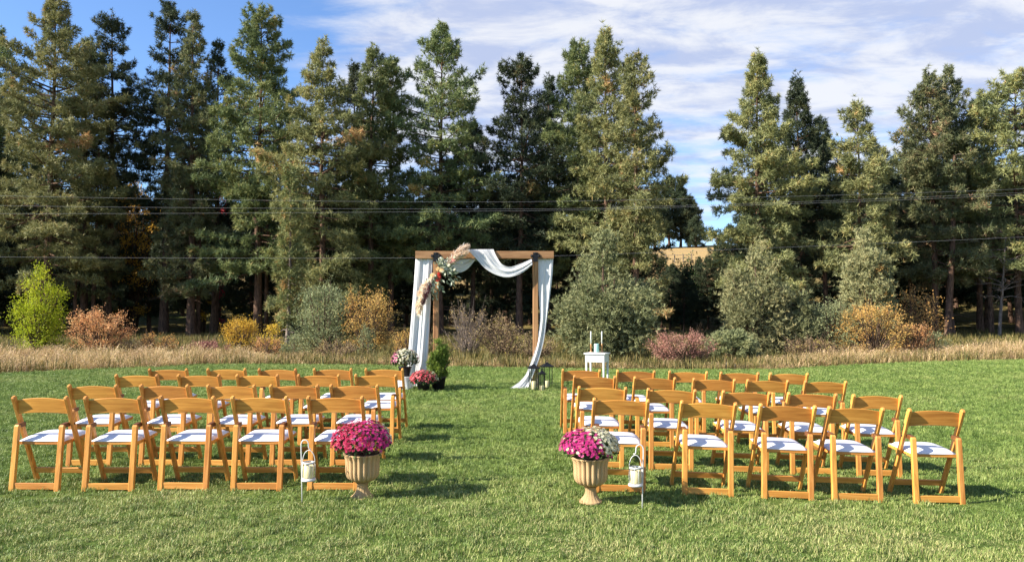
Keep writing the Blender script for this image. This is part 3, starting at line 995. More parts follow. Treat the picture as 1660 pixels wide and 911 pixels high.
G = 'autumn shrubs along the edge of the meadow'
shrub('young_tree', 1, 22, 106, 414, 28, 'lime', 'bright lime green young tree beside the salmon shrub', 'tree', n_clump=130, per=42, leaf=.08, shape='leaders', spread=.085, dep=1.7, stem_r=.035)
shrub('shrub', 2, 102, 224, 511, 27.0, 'salmon', 'salmon pink shrub beside the lime green young tree', group=G, n_clump=90, per=30, leaf=.075, shape='fan', spread=.10, twigs=.5)
shrub('shrub', 3, 195, 262, 552, 27, 'russet', 'low brown shrub at the foot of the salmon shrub', group=G, n_clump=34, per=30, leaf=.06, spread=.16, twigs=.4)
shrub('shrub', 4, 288, 372, 556, 26, 'rose', 'low dusty rose shrub behind the tall dry grass', group=G, n_clump=44, per=28, leaf=.05, spread=.15, twigs=.5)
shrub('shrub', 5, 362, 428, 522, 27, 'yellow', 'bright yellow shrub with feathery top below the bushy giant pine', group=G, n_clump=56, per=32, leaf=.065, shape='fan', spread=.13, twigs=.3)
shrub('shrub', 6, 424, 462, 532, 26, 'yellow', 'narrow golden shrub at the foot of the drooping spruce', group=G, n_clump=30, per=26, leaf=.06, shape='fan', spread=.15, twigs=.3)
shrub('shrub', 7, 455, 492, 548, 25, 'sage', 'small blue-grey shrub next to the narrow golden shrub', group=G, n_clump=26, per=30, leaf=.06, spread=.17)
shrub('shrub', 8, 484, 566, 466, 27.5, 'sage', 'round grey-green bush between the spruce and the amber shrub', group=G, n_clump=120, per=38, leaf=.085, shape='ball', spread=.10, stem_r=.03)
shrub('shrub', 9, 545, 652, 482, 27, 'amber', 'large amber shrub beside the hanging cloth of the arch', group=G, n_clump=90, per=30, leaf=.07, shape='fan', spread=.10, twigs=.55)
shrub('shrub', 10, 578, 612, 535, 25.5, 'sage', 'slim pale sage sapling in front of the large amber shrub', group=G, n_clump=24, per=24, leaf=.06, shape='column', spread=.14)
shrub('shrub', 11, 716, 800, 505, 26, 'russet', 'bare twiggy grey-brown shrub seen through the arch', group=G, bark_='bark_grey', n_clump=60, per=9, leaf=.06, shape='fan', spread=.12, twigs=1.0, stem_r=.016)
shrub('shrub', 12, 772, 858, 520, 25.5, 'russet', 'russet twiggy shrub with yellow leaves beside the far arch post', group=G, n_clump=64, per=20, leaf=.06, shape='ball', spread=.13, twigs=.6)
shrub('shrub', 13, 640, 722, 548, 27, 'russet', 'low russet shrub behind the potted dwarf spruce', group=G, n_clump=40, per=24, leaf=.06, shape='ball', spread=.14, twigs=.5)
shrub('juniper', 14, 888, 1074, 384, 25.5, 'juniper', 'big sage green juniper behind the white side table', 'tree', n_clump=330, per=30, leaf=.14, shape='leaders', needle=True, spread=.065, nn=9, dep=3.4, stem_r=.05)
shrub('shrub', 15, 1032, 1172, 545, 23.0, 'rose', 'low wide thicket of rosy red twigs beside the big juniper', group=G, n_clump=130, per=22, leaf=.05, shape='fan', spread=.10, twigs=.6, dep=1.4, stem_r=.012)
shrub('shrub', 16, 1142, 1225, 540, 24.3, 'juniper', 'low dark sage bush at the end of the rosy thicket', group=G, n_clump=60, per=28, leaf=.13, needle=True, spread=.11, nn=9)
shrub('juniper', 17, 1158, 1300, 395, 26.5, 'juniper_pale', 'tall pale juniper at the foot of the pale olive pine', 'tree', n_clump=260, per=28, leaf=.14, shape='leaders', needle=True, spread=.07, nn=9, dep=2.6, stem_r=.05)
shrub('juniper', 18, 1272, 1330, 478, 26, 'juniper', 'small pointed juniper between the two pale junipers', 'tree', n_clump=80, per=26, leaf=.15, shape='leaders', needle=True, spread=.09, nn=9)
shrub('shrub', 19, 1310, 1385, 495, 26, 'sage', 'dense sage bush below the tall silvery juniper', group=G, n_clump=90, per=28, leaf=.075, shape='ball', spread=.11)
shrub('juniper', 20, 1352, 1452, 372, 27.5, 'juniper_pale', 'tall silvery juniper behind the wide orange shrub', 'tree', n_clump=260, per=26, leaf=.14, shape='leaders', needle=True, spread=.075, nn=9, dep=2.2, stem_r=.05)
shrub('shrub', 21, 1352, 1478, 500, 25.5, 'amber', 'wide orange and olive shrub in front of the silvery juniper', group=G, n_clump=120, per=32, leaf=.065, shape='ball', spread=.09, twigs=.35, dep=2.0)
shrub('shrub', 22, 1445, 1530, 482, 28, 'amber', 'taller orange shrub with dark twigs behind the wide orange shrub', group=G, n_clump=60, per=24, leaf=.08, shape='fan', spread=.11, twigs=.6)
shrub('shrub', 23, 1498, 1535, 545, 26, 'sage', 'little silver-green shrub at the foot of the leaning trunk', group=G, n_clump=24, per=26, leaf=.06, spread=.17)
shrub('shrub', 24, 1268, 1356, 552, 25, 'russet', 'low mauve-brown shrub in front of the sage bushes', group=G, n_clump=50, per=24, leaf=.05, spread=.14, twigs=.6)
shrub('shrub', 25, 1405, 1440, 430, 27, 'amber', 'patch of orange leaves growing up through the silvery juniper', group=G, n_clump=20, per=18, leaf=.08, shape='fan', spread=.12)
shrub('shrub', 31, 215, 300, 545, 27, 'amber', 'low olive and gold scrub between salmon and rose shrubs', group=G, n_clump=46, per=16, leaf=.055, shape='fan', spread=.15, twigs=.6)
shrub('shrub', 32, 400, 470, 552, 25, 'salmon', 'low coppery scrub in front of the two yellow shrubs', group=G, n_clump=36, per=18, leaf=.05, shape='fan', spread=.15, twigs=.6)
shrub('shrub', 33, 500, 590, 556, 24.3, 'russet', 'low tan scrub at the foot of the grey-green bush', group=G, n_clump=50, per=18, leaf=.05, shape='fan', spread=.14, twigs=.6)
shrub('shrub', 34, 620, 700, 540, 25.5, 'amber', 'ragged gold scrub behind the hanging cloth of the arch', group=G, n_clump=50, per=18, leaf=.055, shape='fan', spread=.13, twigs=.6)
shrub('shrub', 35, 838, 905, 545, 24.5, 'russet', 'ragged russet scrub between the far arch post and big juniper', group=G, n_clump=46, per=18, leaf=.055, shape='fan', spread=.14, twigs=.6)
shrub('shrub', 36, 1440, 1520, 530, 25.8, 'salmon', 'coppery shrub merging with the wide orange shrub', group=G, n_clump=50, per=22, leaf=.06, shape='fan', spread=.13, twigs=.5)
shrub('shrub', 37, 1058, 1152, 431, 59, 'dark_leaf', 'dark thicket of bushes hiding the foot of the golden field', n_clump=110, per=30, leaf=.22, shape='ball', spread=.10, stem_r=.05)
shrub('maple_tree', 26, 172, 262, 306, 52, 'yellow', 'yellow autumn tree glowing between the dark trunks', 'tree', n_clump=80, per=26, leaf=.22, shape='ball', spread=.08, stem_r=.07)
shrub('maple_tree', 27, 336, 372, 312, 53, 'red', 'red autumn tree deep between the dark trunks', 'tree', n_clump=22, per=20, leaf=.2, shape='fan', spread=.10, stem_r=.06)
shrub('maple_tree', 28, 312, 345, 340, 52, 'yellow', 'second yellow autumn tree beside the deep red one', 'tree', n_clump=24, per=20, leaf=.2, shape='ball', spread=.12, stem_r=.06)

# drooping spruce left of the round grey-green bush
dist = 33.0
x = (466 - CX) / F * dist
H = CAMZ + (HOR - 268) / F * dist
wd, V, tn = pine_meshes(3100, H, 1.1, 25 / F * dist, 0.95, needle=.22, nn=10, tone0=.62, droop=.42, stubs=3, trunk_r=.10)
plant('spruce_tree', wd, V, tn, (x, dist, gz(x, dist)), M['pine_green'], M['bark_grey'], 'slender olive spruce with drooping branches and thin pale trunk', 'tree')

# bare trunks and a leaning one
for i, (px, ty, dist, rr, lean, lab) in enumerate((
        (122, 240, 44, .10, .0, 'thin dead trunk nearest the salmon shrub in the shade'), (150, 240, 44.5, .12, .02, 'pale thin trunk between salmon shrub and bare pine trunk'),
        (322, 240, 43.5, .12, .0, 'straight bare trunk rising above the dusty rose shrub'), (432, 260, 43, .11, .0, 'pale bare trunk just before the drooping spruce'),
        (1534, 250, 40, .17, .06, 'leaning dark trunk above the little silver-green shrub'), (1606, 250, 42, .13, -.02, 'thin dark trunk below the dead grey branches'))):
    x = (px - CX) / F * dist
    g0 = gz(x, dist)
    H = CAMZ + (HOR - ty) / F * dist - g0
    rng = np.random.default_rng(3200 + i)
    wd = Wood()
    s = np.linspace(0, 1, 7)
    pth = np.column_stack([s * lean * H * (1.5 - s * .5), rng.normal(0, .02, 7), s * H - .3 * (s == 0)])
    wd.add(pth, rr * (1.15 - .75 * s), 8)
    o = empty('bare_tree', (x, dist, g0), lab, 'tree', 'bare trunks at the forest edge')
    link('trunk', wd.mesh('trunk', M['bark_pine']), o)
    for _ in range(14):
        wb = Wood()
        z = rng.uniform(.3, 1) * H
        b = np.array([np.interp(z, pth[:, 2], pth[:, 0]), 0, z])
        a = rng.uniform(0, 6.28)
        ln = rng.uniform(.4, 1.5)
        v = np.array([math.cos(a), math.sin(a), rng.uniform(-.3, .3)]) * ln
        wb.add(np.array([b, b + v * .5 + [0, 0, .06], b + v]), [.022, .015, .006], 4)
        link('branch', wb.mesh('branch', M['bark_grey']), o)

# dead grey branches by the photo edge
dist = 40.0
x = (1618 - CX) / F * dist
wd = Wood()
rng = np.random.default_rng(3300)
s = np.linspace(0, 1, 6)
wd.add(np.column_stack([s * .5, s * 0, s * 5.4 - .2 * (s == 0)]), .09 * (1.1 - .8 * s), 7)
o = empty('dead_tree', (x, dist, gz(x, dist)), 'dead grey tree with tangled bare branches near the photo edge', 'tree')
link('trunk', wd.mesh('trunk', M['bark_grey']), o)
for k in range(34):
    wb = Wood()
    z = rng.uniform(1.8, 5.4)
    a = rng.uniform(0, 6.28)
    ln = rng.uniform(.7, 1.9)
    b = np.array([z / 5.4 * .5, 0, z])
    v = np.array([math.cos(a), math.sin(a) * .6, rng.uniform(-.2, .5)]) * ln
    p = np.array([b, b + v * .4 + [0, 0, .1], b + v * .75 + rng.normal(0, .08, 3), b + v])
    wb.add(p, [.03, .022, .014, .006], 4)
    for q in range(4):
        e = p[1] + (p[3] - p[1]) * rng.uniform(0, 1)
        d2 = unit(v / ln + rng.normal(0, .6, 3)) * rng.uniform(.2, .6)
        wb.add(np.array([e, e + d2 * .5 + rng.normal(0, .03, 3), e + d2]), [.012, .009, .004], 3)
    link('branch', wb.mesh('branch', M['bark_grey']), o)

# two dry stalks standing at the lawn edge
for px, ty, lab in ((1176, 574, 'dry brown stalk at the lawn edge beside the rosy thicket'), (1190, 581, 'shorter dry stalk at the lawn edge by the dark sage bush')):
    y = 20.6
    x = (px - CX) / F * y
    H = CAMZ + (HOR - ty) / F * y - gz(x, y)
    o = empty('dry_stalk', (x, y, gz(x, y)), lab, 'plant', 'dry stalks at the lawn edge')
    MB().tube([(0, 0, 0), (.01, 0, H * .5), (0, 0, H * .6)], .010, 5).build('stem', M['bark_grey'], o)
    rng = np.random.default_rng(int(px))
    c = np.column_stack([rng.normal(0, .012, 60), rng.normal(0, .012, 60), rng.uniform(H * .5, H, 60)])
    V, tn = needles(c, np.tile([0, 0, 1.0], (60, 1)), .05, 5, .012, rng, .5)
    link('seed_head', tri_mesh('seed_head', V, M['russet'], tn), o)

# fence in the far field
dist = 104.0
xs = [(px - CX) / F * dist for px in (1052, 1066, 1080, 1094, 1108, 1122)]
o = empty('field_fence', (xs[0], dist, gz(xs[0], dist)), 'small rail fence across the golden field below the ridge', 'fence')
for x in xs:
    MB().box((x - xs[0], 0, .55 + gz(x, dist) - gz(xs[0], dist)), (.11, .11, 1.2)).build('post', M['fence_wood'], o)
for z in (.55, 1.0):
    MB().prism([(x - xs[0], -.1, z + gz(x, dist) - gz(xs[0], dist)) for x in xs], .04, .07, up=(0, 1, 0)).build('rail', M['fence_wood'], o)

# power lines across the view
WIRES = [
    ([(-500, 305), (0, 317), (480, 325), (780, 327), (955, 325), (1318, 317), (1641, 306.5), (2200, 283)], 31, 'topmost power line crossing in front of the pines'),
    ([(-500, 322), (0, 333), (480, 337.5), (780, 338.5), (955, 337), (1318, 326), (1641, 312.6), (2200, 287)], 30.6, 'second power line down, in front of the pines'),
    ([(-500, 343), (0, 346), (400, 345), (780, 342), (955, 339.5), (1318, 329), (1641, 316), (2200, 290)], 30.2, 'third power line down, in front of the pines'),
    ([(-500, 410), (0, 416.5), (480, 418.5), (780, 417), (955, 413), (1318, 399), (1641, 385), (2200, 357)], 30, 'lowest power line, passing at the height of the arch beam'),
]
for pts_, dist, lab in WIRES:
    path = []
    q = [P(a, b, dist) for a, b in pts_]
    for i in range(len(q) - 1):
        p0, p1, p2, p3 = q[max(i - 1, 0)], q[i], q[i + 1], q[min(i + 2, len(q) - 1)]
        for k in range(8):
            t = k / 8
            path.append(0.5 * ((2 * p1) + (p2 - p0) * t + (2 * p0 - 5 * p1 + 4 * p2 - p3) * t * t + (3 * p1 - p0 - 3 * p2 + p3) * t ** 3))
    path.append(q[-1])
    tag(MB().tube(path, 0.0032, 6).build('power_line', M['cable']), lab, 'cable', 'power lines crossing the view')


# ------------------------------------------------------------------ folding chairs
def make_chair():
    o = empty('folding_chair', (0, 0, 0))
    top, foot = Vector((0, -.165, .815)), Vector((0, .190, 0))
    for s in (-1, 1):
        X = Vector((s * .238, 0, 0))
        d_ = (foot - top).normalized()
        a = top + X - d_ * .008
        MB().prism([a, a + d_ * .012, foot + X], [.020, .029, .029], [.028, .044, .044], bevel=.004).build('back_post', M['wood_z'], o)
        x = s * .203
        MB().prism([(x, -.212, 0), (x, -.157, .555), (x, -.152, .570)], [.046, .044, .038], [.034, .034, .022], bevel=.004).build('leg', M['wood_z'], o)
        ha = MB().prism([(x, -.160, .560), (x, -.10, .566), (x, -.070, .566)], .036, .038, bevel=.003).build('hinge_arm', M['wood_dark'], o)
        MB().tube([(s * .218, -.058, .570), (s * .257, -.058, .570)], .008, 8).build('bolt', M['black_iron'], ha)
    MB().prism([(-.182, -.207, .045), (.182, -.207, .045)], .056, .022, up=(0, 0, 1), bevel=.003).build('bottom_rail', M['wood_x'], o)
    yz = top + (foot - top) * (.70 / .815)
    MB().prism([(-.225, yz.y, yz.z), (.225, yz.y, yz.z)], .054, .020, up=(0, .32, -.95), bevel=.003).build('stretcher', M['wood_x'], o)
    # backrest: board bent between the posts, arched along the top
    nu, rows = 14, []
    for iu in range(nu + 1):
        u = -1 + 2 * iu / nu
        x = .225 * u
        bul = .006 * (1 - u * u)
        zt = .786 + .022 * (1 - u * u)
        zb = .662 + .012 * (1 - u * u)
        sec = []
        for (z, off) in ((zb, 0), (zb + .004, -.006), (zt - .005, -.006), (zt, 0), (zt - .005, .007), (zb + .004, .007)):
            yl = -.125 - .13 * (z - .66)
            sec.append((x, yl + .012 - bul + off, z))
        rows.append(sec)
    m = MB()
    vs, fs = [p for r in rows for p in r], []
    for i in range(nu):
        for j in range(6):
            k = (j + 1) % 6
            fs.append((i * 6 + j, (i + 1) * 6 + j, (i + 1) * 6 + k, i * 6 + k))
    fs += [tuple(range(6)), tuple(nu * 6 + j for j in reversed(range(6)))]
    m.add(vs, fs)
    m.build('backrest', M['wood_back'], o)
    # seat frame and cushion
    m = MB()
    m.prism([(-.200, -.135, .408), (-.200, .262, .428)], .030, .026, up=(0, 0, 1), bevel=.003)
    m.prism([(.200, -.135, .408), (.200, .262, .428)], .030, .026, up=(0, 0, 1), bevel=.003)
    m.prism([(-.186, -.122, .408), (.186, -.122, .408)], .028, .024, up=(0, 0, 1), bevel=.003)
    m.prism([(-.186, .250, .427), (.186, .250, .427)], .028, .024, up=(0, 0, 1), bevel=.003)
    m.build('seat_frame', M['wood_x'], o)
    n = 10
    vs, fs = [], []
    for lay in range(2):
        for i in range(n + 1):
            for j in range(n + 1):
                u, v = -1 + 2 * i / n, -1 + 2 * j / n
                uu = u * (1 - .03 * v * v)
                vv = v * (1 - .03 * u * u)
                edge = (1 - abs(u) ** 6) * (1 - abs(v) ** 6)
                zb = .422 + .010 * (v + 1)
                vs.append((.212 * uu, .066 + .205 * vv, zb + (.003 + .030 * edge ** .5 + .006 * (1 - u * u) * (1 - v * v)) if lay else zb))
    N = (n + 1) ** 2
    for i in range(n):
        for j in range(n):
            q = (i * (n + 1) + j, (i + 1) * (n + 1) + j, (i + 1) * (n + 1) + j + 1, i * (n + 1) + j + 1)
            fs.append(tuple(k + N for k in q))
            fs.append(tuple(reversed(q)))
    bd = [i * (n + 1) for i in range(n + 1)] + [n * (n + 1) + j for j in range(1, n + 1)] + [i * (n + 1) + n for i in range(n - 1, -1, -1)] + [j for j in range(n - 1, 0, -1)]
    for a, b in zip(bd, bd[1:] + bd[:1]):
        fs.append((a, b, b + N, a + N))
    m = MB()
    m.add(vs, fs, True)
    m.build('seat_cushion', M['vinyl'], o)
    return o


ROWS = [   # rear-foot depth, left block px of the backrest centres, right block px
    (6.81, (70.5, 187, 306.5, 423, 545.5), (1002.5, 1143, 1271, 1380.5, 1511)),
    (7.83, (152, 268, 378, 478, 576), (972.5, 1083.5, 1204, 1313, 1417)),
    (9.06, (223, 324.5, 419, 518, 610), (961, 1058, 1155, 1241, 1336)),
    (9.95, (275, 367.5, 452, 540, 624), (941, 1028, 1114, 1197, 1277)),
]
ROWN = ['row nearest the camera', 'second row from the camera', 'third row from the camera', 'row closest to the arch']
POSN = ['at the aisle', 'second from the aisle', 'third from the aisle', 'fourth from the aisle', 'at the outer end']
chair0, used = make_chair(), False
rc = random.Random(3)
for r, (dep, lft, rgt) in enumerate(ROWS):
    for side, row in (('left', tuple(reversed(lft))), ('right', rgt)):
        for i, px in enumerate(row):
            o = copy_tree(chair0) if used else chair0
            used = True
            y = dep + .21 + rc.uniform(-.02, .02)
            x = (px - CX) / F * (dep + .045)
            o.location = (x, y, gz(x, y))
            tilt = math.atan((gz(x + .25, y) - gz(x - .25, y)) / .5)
            o.rotation_euler = (0, -tilt, rc.uniform(-.035, .035) - (.02 if side == 'left' else 0))
            tag(o, 'wooden folding chair %s of the aisle, %s, %s' % (side, ROWN[r], POSN[i]), 'chair', 'folding chairs in rows %s of the aisle' % side)


# ------------------------------------------------------------------ chrysanthemums, urns, pots
def bloom_tris(c, nrm, r, rng, tone):
    """flower head: two rings of petals and a raised centre"""
    a = unit(np.cross(nrm, [0.3, 0.5, 0.81]))
    b = np.cross(nrm, a)
    V = []
    for (k, ro, lift0, lift1, wd_) in ((9, 1.0, .05, .25, .36), (7, .66, .12, .55, .34), (4, .34, .2, .75, .3)):
        a0 = rng.uniform(0, 6.28)
        for i in range(k):
            an = a0 + 2 * PI * i / k + rng.normal(0, .08)
            d_ = a * math.cos(an) + b * math.sin(an)
            s = np.cross(nrm, d_)
            tip = c + d_ * r * ro + nrm * r * lift1 * .55
            mid = c + d_ * r * ro * .6 + nrm * r * lift0
            V += [c, mid + s * r * wd_ * .5 * ro, tip, c, tip, mid - s * r * wd_ * .5 * ro]
    return V, [tone] * len(V)


def mum(loc, rx, h, bloom_r, n, zones, label, seed, leaf_h=None):
    """potted chrysanthemum: dome of flower heads over small leaves; zones(dirn) -> index of colour"""
    rng = np.random.default_rng(seed)
    o = empty('chrysanthemum', loc, label, 'flowers', 'potted chrysanthemums')
    fn, mats = zones
    VV, TT = [[] for _ in mats], [[] for _ in mats]
    g = PI * (3 - math.sqrt(5))
    for i in range(n):
        ct = 1 - (i + .5) / n * 1.12
        st = math.sqrt(max(0, 1 - ct * ct))
        an = i * g + rng.normal(0, .1)
        dn = np.array([st * math.cos(an), st * math.sin(an), ct])
        k = rng.uniform(.90, 1.06) * (1 + .05 * math.sin(3 * an + seed))
        p = np.array([dn[0] * rx * k, dn[1] * rx * k, h * .38 + dn[2] * h * .62 * k])
        if dn[2] < 0.0:
            p[2] += rng.uniform(-.02, .02)
        z = fn(dn, rng)
        if z < 0:
            continue
        nrm = unit(np.array([dn[0] / rx, dn[1] / rx, dn[2] / (h * .62) + 1.2]) + rng.normal(0, .55, 3) * 2)
        V, T = bloom_tris(p, nrm, bloom_r * rng.uniform(.8, 1.15), rng, float(np.clip(rng.normal(.55, .22), 0, 1)))
        VV[z] += V
        TT[z] += T
    for k, mt in enumerate(mats):
        if VV[k]:
            b = link('blooms', tri_mesh('blooms', np.array(VV[k]), M[mt], np.array(TT[k])), o)
            b['label'] = {'magenta': 'magenta pink blooms', 'crimson': 'deep crimson blooms', 'coral': 'coral pink blooms', 'cream': 'creamy white blooms', 'pink': 'pale pink blooms'}[mt]
            b['kind'] = 'stuff'
    m = 900
    an = rng.uniform(0, 6.28, m)
    ct = rng.uniform(-.45, .95, m)
    st = np.sqrt(1 - ct * ct)
    dn = np.stack([st * np.cos(an), st * np.sin(an), ct], -1)
    k = rng.uniform(.55, .96, m)[:, None]
    c = dn * k * np.array([rx * .98, rx * .98, h * .6]) + [0, 0, h * .38]
    c[:, 2] = np.maximum(c[:, 2], .005)
    a = unit(dn + rng.normal(0, .7, dn.shape)) * bloom_r * 1.6
    s = unit(np.cross(a, rng.normal(0, 1, a.shape))) * bloom_r * .6
    V = np.stack([c, c + a * .5 + s, c + a, c, c + a, c + a * .5 - s], 1).reshape(-1, 3)
    link('leaf_dome', tri_mesh('leaf_dome', V, M['dark_leaf'], np.repeat(rng.uniform(0, 1, m), 6)), o)['kind'] = 'stuff'
    wd = Wood()
    for _ in range(14):
        a_ = rng.uniform(0, 6.28)
        r_ = rng.uniform(.1, .7) * rx
        wd.add(np.array([[0, 0, -.02], [math.cos(a_) * r_ * .6, math.sin(a_) * r_ * .6, h * .3], [math.cos(a_) * r_, math.sin(a_) * r_, h * .7]]), [.006, .005, .003], 4)
    link('stem', wd.mesh('stem', M['dark_leaf'] if False else M['bark_shrub']), o)
    return o


def smoothprof(pts_, n=40):
    out_, q = [], [Vector((a, b)) for a, b in pts_]
    per = max(2, n // (len(q) - 1))
    for i in range(len(q) - 1):
        p0, p1, p2, p3 = q[max(i - 1, 0)], q[i], q[i + 1], q[min(i + 2, len(q) - 1)]
        for k in range(per):
            t = k / per
            v = 0.5 * ((2 * p1) + (p2 - p0) * t + (2 * p0 - 5 * p1 + 4 * p2 - p3) * t * t + (3 * p1 - p0 - 3 * p2 + p3) * t ** 3)
            out_.append((v.x, v.y))
    out_.append(tuple(q[-1]))
    return out_


def make_urn():
    o = empty('flower_urn', (0, 0, 0))
    flute = lambda amp: (lambda an, i, r, z: 1 + amp * (abs(math.cos(an * 10)) ** 0.7 - .6))
    MB().lathe([(.102, 0), (.108, .004), (.108, .018)] + smoothprof([(.104, .020), (.082, .036), (.058, .066), (.049, .098), (.054, .122), (.066, .132)], 24), 120,
               lambda an, i, r, z: 1 + (.05 * (abs(math.cos(an * 8)) - .6) if i > 2 else 0)).build('foot', M['wicker'], o)
    MB().lathe(smoothprof([(.050, .132), (.098, .146), (.135, .172), (.150, .215), (.151, .270), (.155, .315), (.170, .352)], 30), 160, flute(.13)).build('bowl', M['wicker'], o)
    MB().lathe([(.158, .346), (.172, .348), (.177, .353), (.174, .358), (.158, .358)], 120, lambda an, i, r, z: 1 + (.075 * (abs(math.cos(an * 10)) ** .7 - .6) if 0 < i < 4 else 0), cap=False).build('rim', M['wicker'], o)
    MB().lathe([(.02, .352), (.168, .354)], 32).build('soil', M['soil'], o)
    return o


xl, yl_, xr, yr = -1.262, 6.55, .655, 6.47
u0 = make_urn()
u0.location = (xl, yl_, gz(xl, yl_))
u0.scale = (.90, .90, 1.06)
tag(u0, 'tan fluted wicker urn holding deep crimson mums left of the aisle', 'urn', 'wicker urns flanking the aisle')
u1 = copy_tree(u0)
u1.location = (xr, yr, gz(xr, yr))
u1.rotation_euler = (0, 0, .4)
tag(u1, 'tan fluted wicker urn holding magenta and white mums right of the aisle', 'urn', 'wicker urns flanking the aisle')


def zone_l(dn, rng):
    w_ = dn[0] * .8 + dn[1] * .55 + rng.normal(0, .06)
    if w_ > .66 and dn[2] > -.05:
        return 2
    return 1 if dn[0] + rng.normal(0, .25) > .15 else 0


def zone_r(dn, rng):
    w_ = dn[0] * .85 + dn[1] * .30 + dn[2] * .30 + rng.normal(0, .12)
    return 1 if w_ > .10 else (1 if rng.uniform() < .03 else 0)


mum((xl, yl_, gz(xl, yl_) + .358), .250, .290, .0175, 720, (zone_l, ('crimson', 'magenta', 'cream')), 'dome of crimson and magenta mums in urn left of the aisle', 11)
mum((xr, yr, gz(xr, yr) + .358), .240, .260, .0175, 680, (zone_r, ('magenta', 'cream')), 'dome of half magenta, half cream mums in urn right of the aisle', 12)

# lanterns on shepherd's hooks beside the urns
for (px, dep, sg, lab, clab, hlab) in ((493, 6.38, 1, 'white wire candle lantern hanging beside the crimson urn', 'cream candle in hanging lantern beside the crimson urn', 'white hook stake in the grass beside the crimson urn'),
                                       (1039, 6.32, -1, 'white wire candle lantern hanging beside the magenta and cream urn', 'cream candle in hanging lantern beside the magenta urn', 'white hook stake in the grass beside the magenta urn')):
    x = (px - CX) / F * dep
    z0 = gz(x, dep)
    hk = empty('hook_stake', (x, dep, z0), hlab, 'stake', 'lantern hook stakes')
    path = [(0, 0, -.05), (sg * -.004, 0, .2), (sg * -.012, 0, .44)]
    for k in range(9):
        a = PI - PI * 1.08 * k / 8
        path.append((sg * (.018 + .030 * math.cos(a)), 0, .485 + .034 * math.sin(a)))
    path += [(sg * .050, 0, .455), (sg * .058, 0, .442), (sg * .068, 0, .447)]
    MB().tube(path, .0050, 8).build('rod', M['white_metal'], hk)
    lx, ly, lz = x + sg * .055, dep - .012, z0 + .190
    lt = empty('candle_lantern', (lx, ly, lz), lab, 'lantern', 'lanterns hanging on hook stakes')
    lt.scale = (.80, .80, .90)
    MB().lathe([(.045, 0), (.074, .002), (.076, .010), (.070, .020), (.060, .024)], 32).build('base', M['white_metal'], lt)
    MB().lathe([(.061, .156), (.066, .158), (.066, .170), (.061, .172)], 32, cap=False).build('rim', M['white_metal'], lt)
    for k in range(10):
        a = 2 * PI * k / 10
        c, s = math.cos(a) * .064, math.sin(a) * .064
        MB().tube([(c, s, .015), (c * 1.03, s * 1.03, .09), (c, s, .163)], .0022, 5).build('wire', M['white_metal'], lt)
    MB().lathe([(.057, .024), (.059, .155)], 32, cap=False).build('glass', M['glass'], lt)
    hp = [(.064 * math.cos(PI * k / 12), .0, .165 + (.110) * math.sin(PI * k / 12)) for k in range(13)]
    MB().tube(hp, .0038, 6).build('handle', M['white_metal'], lt)
    cd = empty('pillar_candle', (lx, ly, lz + .024), clab, 'candle', 'candles in the hanging lanterns')
    MB().lathe([(.040, 0), (.041, .004), (.041, .098), (.036, .102), (.012, .097)], 28).build('wax', M['wax'], cd)
    MB().tube([(0, 0, .095), (.001, 0, .112)], .0014, 5).build('wick', M['black_iron'], cd)

# ------------------------------------------------------------------ wedding arch with cloth and flowers
AY = 15.8
ax = lambda px, dd=AY: (px - CX) / F * dd
az_ = lambda py, dd=AY: CAMZ + (HOR - py) / F * dd
arch = empty('wedding_arch', (ax(785), AY, 0), 'rustic timber wedding arch draped with white cloth at the end of the aisle', 'arch')
ox = ax(785)
zb0, zb1 = az_(419.5), az_(407.2)
MB().prism([(ax(673.5) - ox, 0, (zb0 + zb1) / 2), (ax(785) - ox, 0, (zb0 + zb1) / 2 - .004), (ax(897.5) - ox, 0, (zb0 + zb1) / 2)], zb1 - zb0, .12, up=(0, 0, 1), bevel=.008).build('beam', M['beam_x'], arch)
for px in (707, 868):
    x = ax(px) - ox
    MB().prism([(x, 0, -.03), (x, 0, zb0 - .002)], .108, .105, bevel=.008).build('post', M['beam_z'], arch)
    m = MB()
    m.box((x, -.068, zb0 + .03), (.10, .012, .19))
    m.box((x, -.066, zb0 + .055), (.20, .010, .05))
    br = m.build('bracket', M['black_iron'], arch)
    for q in (-.07, 0, .07):
        MB().lathe([(.018, 0), (.016, .01), (.005, .014)], 10).build('bolt', M['black_iron'], br, (x + q, -.073, zb0 + .055 + (.06 if q == 0 else 0)), (PI / 2, 0, 0))
    MB().prism([(x - .09 * (1 if px < 785 else -1) * -1, 0, .12), (x, 0, .13)], .1, .10, up=(0, 0, 1)).build('foot_block', M['beam_z'], arch)


